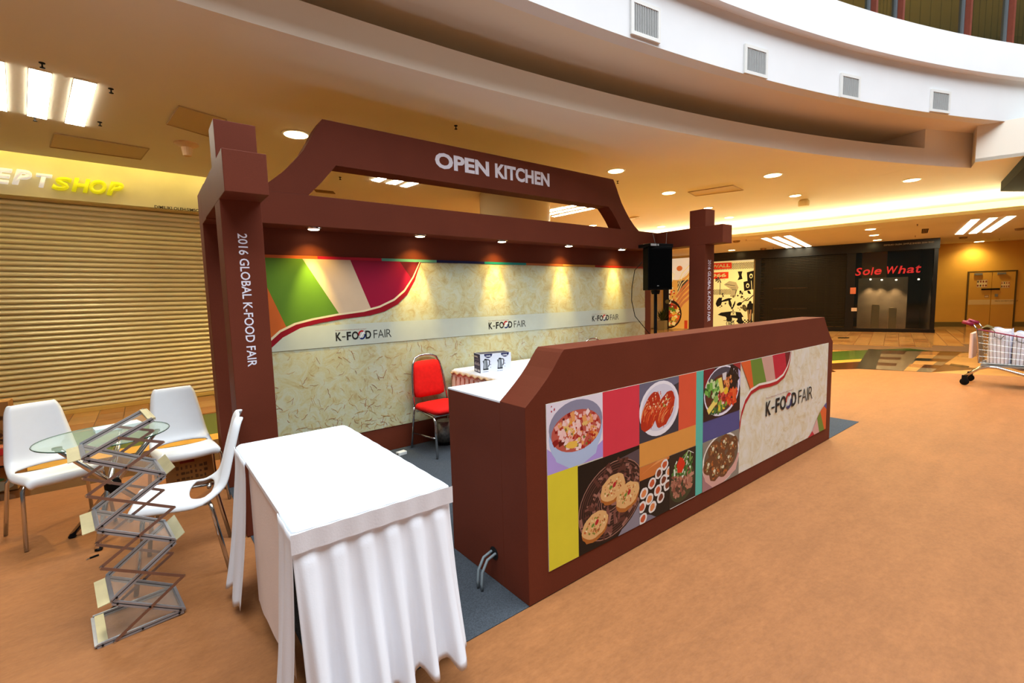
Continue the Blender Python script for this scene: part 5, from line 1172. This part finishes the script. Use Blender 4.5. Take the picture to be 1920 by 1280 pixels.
for k in range(3): a = 2.1*k+.5; MB().tube([(0,0,.62),(.20*math.cos(a),.20*math.sin(a),.30),(.30*math.cos(a),.30*math.sin(a),.006)], .012, 8).build('leg', BLACKP, sd, local=True)
dv = thing('wireless_receiver', (xm-.02, 3.84, sz1), 'thin black receiver unit with two thin aerials on top of the loudspeaker', 'receiver', None, rad(-12))
bevel(MB().box(-.20,.20,-.12,.12,.002,.045).build('receiver_body', BLACKP, dv, local=True), .003)
MB().box(-.20,-.10,-.124,-.12,.010,.038).build('silver_front', mat('silver front','b8bab8',.4,.5), dv, local=True); MB().box(-.085,-.06,-.125,-.12,.012,.036).build('silver_button', mat('silver front'), dv, local=True)
for x, dx in ((-.10,-.05),(.09,.012)): MB().tube([(x,-.10,.04),(x+dx,-.10,.19)], .0022, 6).build('aerial', GREYM, dv, local=True)
tag(MB().tube([(sx0+.03,3.85,sz1-.2),(sx0+.005,3.95,sz1-.3),(sx0+.01,4.0,1.6),(sx0+.0,4.0,1.42),(sx0+.05,3.98,1.2),(xm-.06,3.86,.9),(xm-.05,3.86,.4),(xm-.06,3.88,.012)], .005, 6).build('speaker_lead', BLACKP, None, True), 'thin black cable hanging down beside the loudspeaker', 'cable')

# ================================================================== SHOPPING TROLLEY
TXN, TXF = 9.70, 10.16                                     # near and far side; it points along -y, out of frame
PT = [(1.307,0.9516),(1.144,0.8846),(1.165,0.8521),(1.241,0.7771),(1.123,0.3522),(0.6876,0.7496),(0.6659,0.3346),(1.136,0.2546),(0.9377,0.2991),(0.6599,0.221),(1.274,0.1253),(1.268,-0.005275)]
tr = thing('shopping_trolley', (9.93, .2, 0), 'chrome shopping trolley with purple-red handle, full of white bags, at the right edge', 'trolley')
PUR = mat('purple-red handle', '7e1034', .45); WIRE = mat('trolley wire', 'a8a49a', .3, .9)
hy, hz = PT[0]; yb0, zt = PT[2]; yb1, zb = PT[4]; LEN = 1.0
zt0, slope = zt, (PT[5][1]-zt)/(PT[5][0]-yb0)
def rim(y): return zt0 + slope*(y-yb0)
yF_ = yb0-LEN
MB().tube([(TXN-.0,hy,hz),(TXF,hy,hz)], .018, 10).build('handle', PUR, tr, smooth=True)
for x in (TXN, TXF):
    MB().tube([(x,hy+.02,hz+.01),(x,hy-.10,hz-.035)], .028, 10).build('handle_grip', PUR, tr, smooth=True)
    MB().tube([(x,hy-.10,hz-.035),(x,yb0,rim(yb0)),(x,yb1,zb)], .011, 8).build('side_arm', CHROME, tr, smooth=True)
    MB().tube([(x,yb0,rim(yb0)),(x,yF_,rim(yF_))], .010, 8).build('rim', PUR if x == TXN else WIRE, tr)
    yy, zz = PT[10][0], PT[10][1]
    zc_ = PT[8][1]
    MB().tube([(x,yy,.125),(x,yb1-.0,zc_-.035),(x,yb1-.10,zc_),(x,PT[8][0],zc_),(x,PT[9][0],PT[9][1]),(x,yF_+.05,.16)], .020, 8).build('chassis', CHROME, tr, smooth=True)
    for y in (PT[10][0]-.01, yF_+.05):
        wh = MB().lathe([(.046,-.016),(.053,-.012),(.053,.012),(.046,.016)], 20, (x,y,.054), axis='x').build('wheel', BLACKP, tr, smooth=True)
        MB().box(x-.026,x+.026,y-.03,y+.03,.095,.15).box(x-.024,x-.019,y-.02,y+.02,.05,.11).box(x+.019,x+.024,y-.02,y+.02,.05,.11).build('castor_fork', BLACKP, wh)
b = MB()
for x in (TXN, TXF):
    n = 24
    for i in range(n+1):
        u = i/n; yt = yb0+(yF_-yb0)*u; yl = yb1+(yF_+.06-yb1)*u; b.tube([(x,yt,rim(yt)),(x,yl,zb)], .0030, 4)
    for k in range(1,5): v = k/5; b.tube([(x,yb0+(yb1-yb0)*v,rim(yb0)+(zb-rim(yb0))*v),(x,yF_+.06*v,rim(yF_)+(zb-rim(yF_))*v)], .0030, 4)
for i in range(9):
    x = TXN+(TXF-TXN)*i/8; b.tube([(x,yb0,rim(yb0)),(x,yb1,zb)], .003, 4); b.tube([(x,yb1,zb),(x,yF_+.06,zb)], .003, 4); b.tube([(x,yF_,rim(yF_)),(x,yF_+.06,zb)], .003, 4)
b.build('wire_basket', WIRE, tr)
MB().box(TXN-.004,TXF+.004,yF_+.04,yb1-.02,zb-.045,zb-.02).build('basket_frame', GREYM, tr)
BAGS = [('white carrier bag slumped nearest the handle of the trolley', .04, .30, .03, .95, 'e4e2ea'), ('white carrier bag with blue edge in the trolley, second from the handle', .33, .22, .05, .98, 'dfe4f4'), ('cream upright bag third from the handle in the trolley', .57, .20, .08, 1.0, 'ecdcc8'), ('pale pink bag at the front of the trolley, cut by the frame edge', .79, .20, .06, 1.02, 'e2d2d6')]
for lab, u0, wd, ins, k, col in BAGS:
    y1 = yb1-.03-u0*(LEN-.12); y0 = y1-wd*(LEN-.12)+.01; z0 = zb+.004; z1 = rim((y0+y1)/2)+.05*k
    t = thing('carrier_bag', ((TXN+TXF)/2,(y0+y1)/2,z0), lab, 'bag', 'bags in the shopping trolley')
    def bag(u, v, y0=y0, y1=y1, z0=z0, z1=z1):
        a = 2*PI*u; c_, s_ = math.cos(a), math.sin(a); kk = (abs(c_)**6+abs(s_)**6)**(-1/6); sq = 1-.22*max(0,v-.6) + .02*math.sin(7*a+5*v)
        return ((TXN+TXF)/2+.200*kk*c_*sq, (y0+y1)/2+(y1-y0)/2*kk*s_*(sq*.98), z0+(z1-z0)*v+.02*math.sin(3*a)*v)
    bb = MB().grid(bag, 28, 8).build('bag_body', mat('bag '+col, col, .6, var=.03, scale=6), t, smooth=True)
    MB().grid(lambda u, v: ((TXN+TXF)/2+.15*(u-.5)*2, (y0+y1)/2+(y1-y0)*.36*(v-.5)*2, z1-.02+.02*math.sin(u*9)), 6, 4).build('bag_top', mat('bag '+col), t)
    MB().tube([((TXN-.004),(y0+y1)/2+.05,z1-.02),(TXN-.006,(y0+y1)/2+.045,z1-.10),(TXN-.006,(y0+y1)/2-.02,z1-.13),(TXN-.006,(y0+y1)/2-.05,z1-.08)], .005, 6).build('bag_handle', mat('olive bag handle','4a4430',.7), t)
t = tag(MB().bevbox(TXN+.02,TXF-.05,yb0+.035,yb0+.075,PT[4][1]+.06,rim(yb0)-.06,.01).build('paper_bag', mat('pale pink paper','dcb8a4',.7)), 'pale pink paper bag hanging on the back of the trolley', 'bag')
SCF = mat('olive cloth', '5a4a20', .9, var=.3, scale=20)
o = MB().grid(lambda u, v: (TXN+.03+.30*u, yb0-.02-.16*v, rim(yb0)-.02+.09*math.sin(PI*v)*(.6+.4*math.sin(7*u))-.02*u), 10, 8).build('olive_cloth', SCF, None, True); tag(o, 'olive cloth bundled at the handle end of the trolley', 'cloth')
BKO = [(13.09,0.8205),(14.98,0.6447)]
ob = [(18.06,1.351)][0]
tag(MB().bevbox(TXF-.30,TXF-.06,yF_+.20,yF_+.42,rim(yF_)+.075,rim(yF_)+.23,.01).build('black_case', BLACKP), 'black case lying on top of the bags in the trolley, at the right edge', 'case')
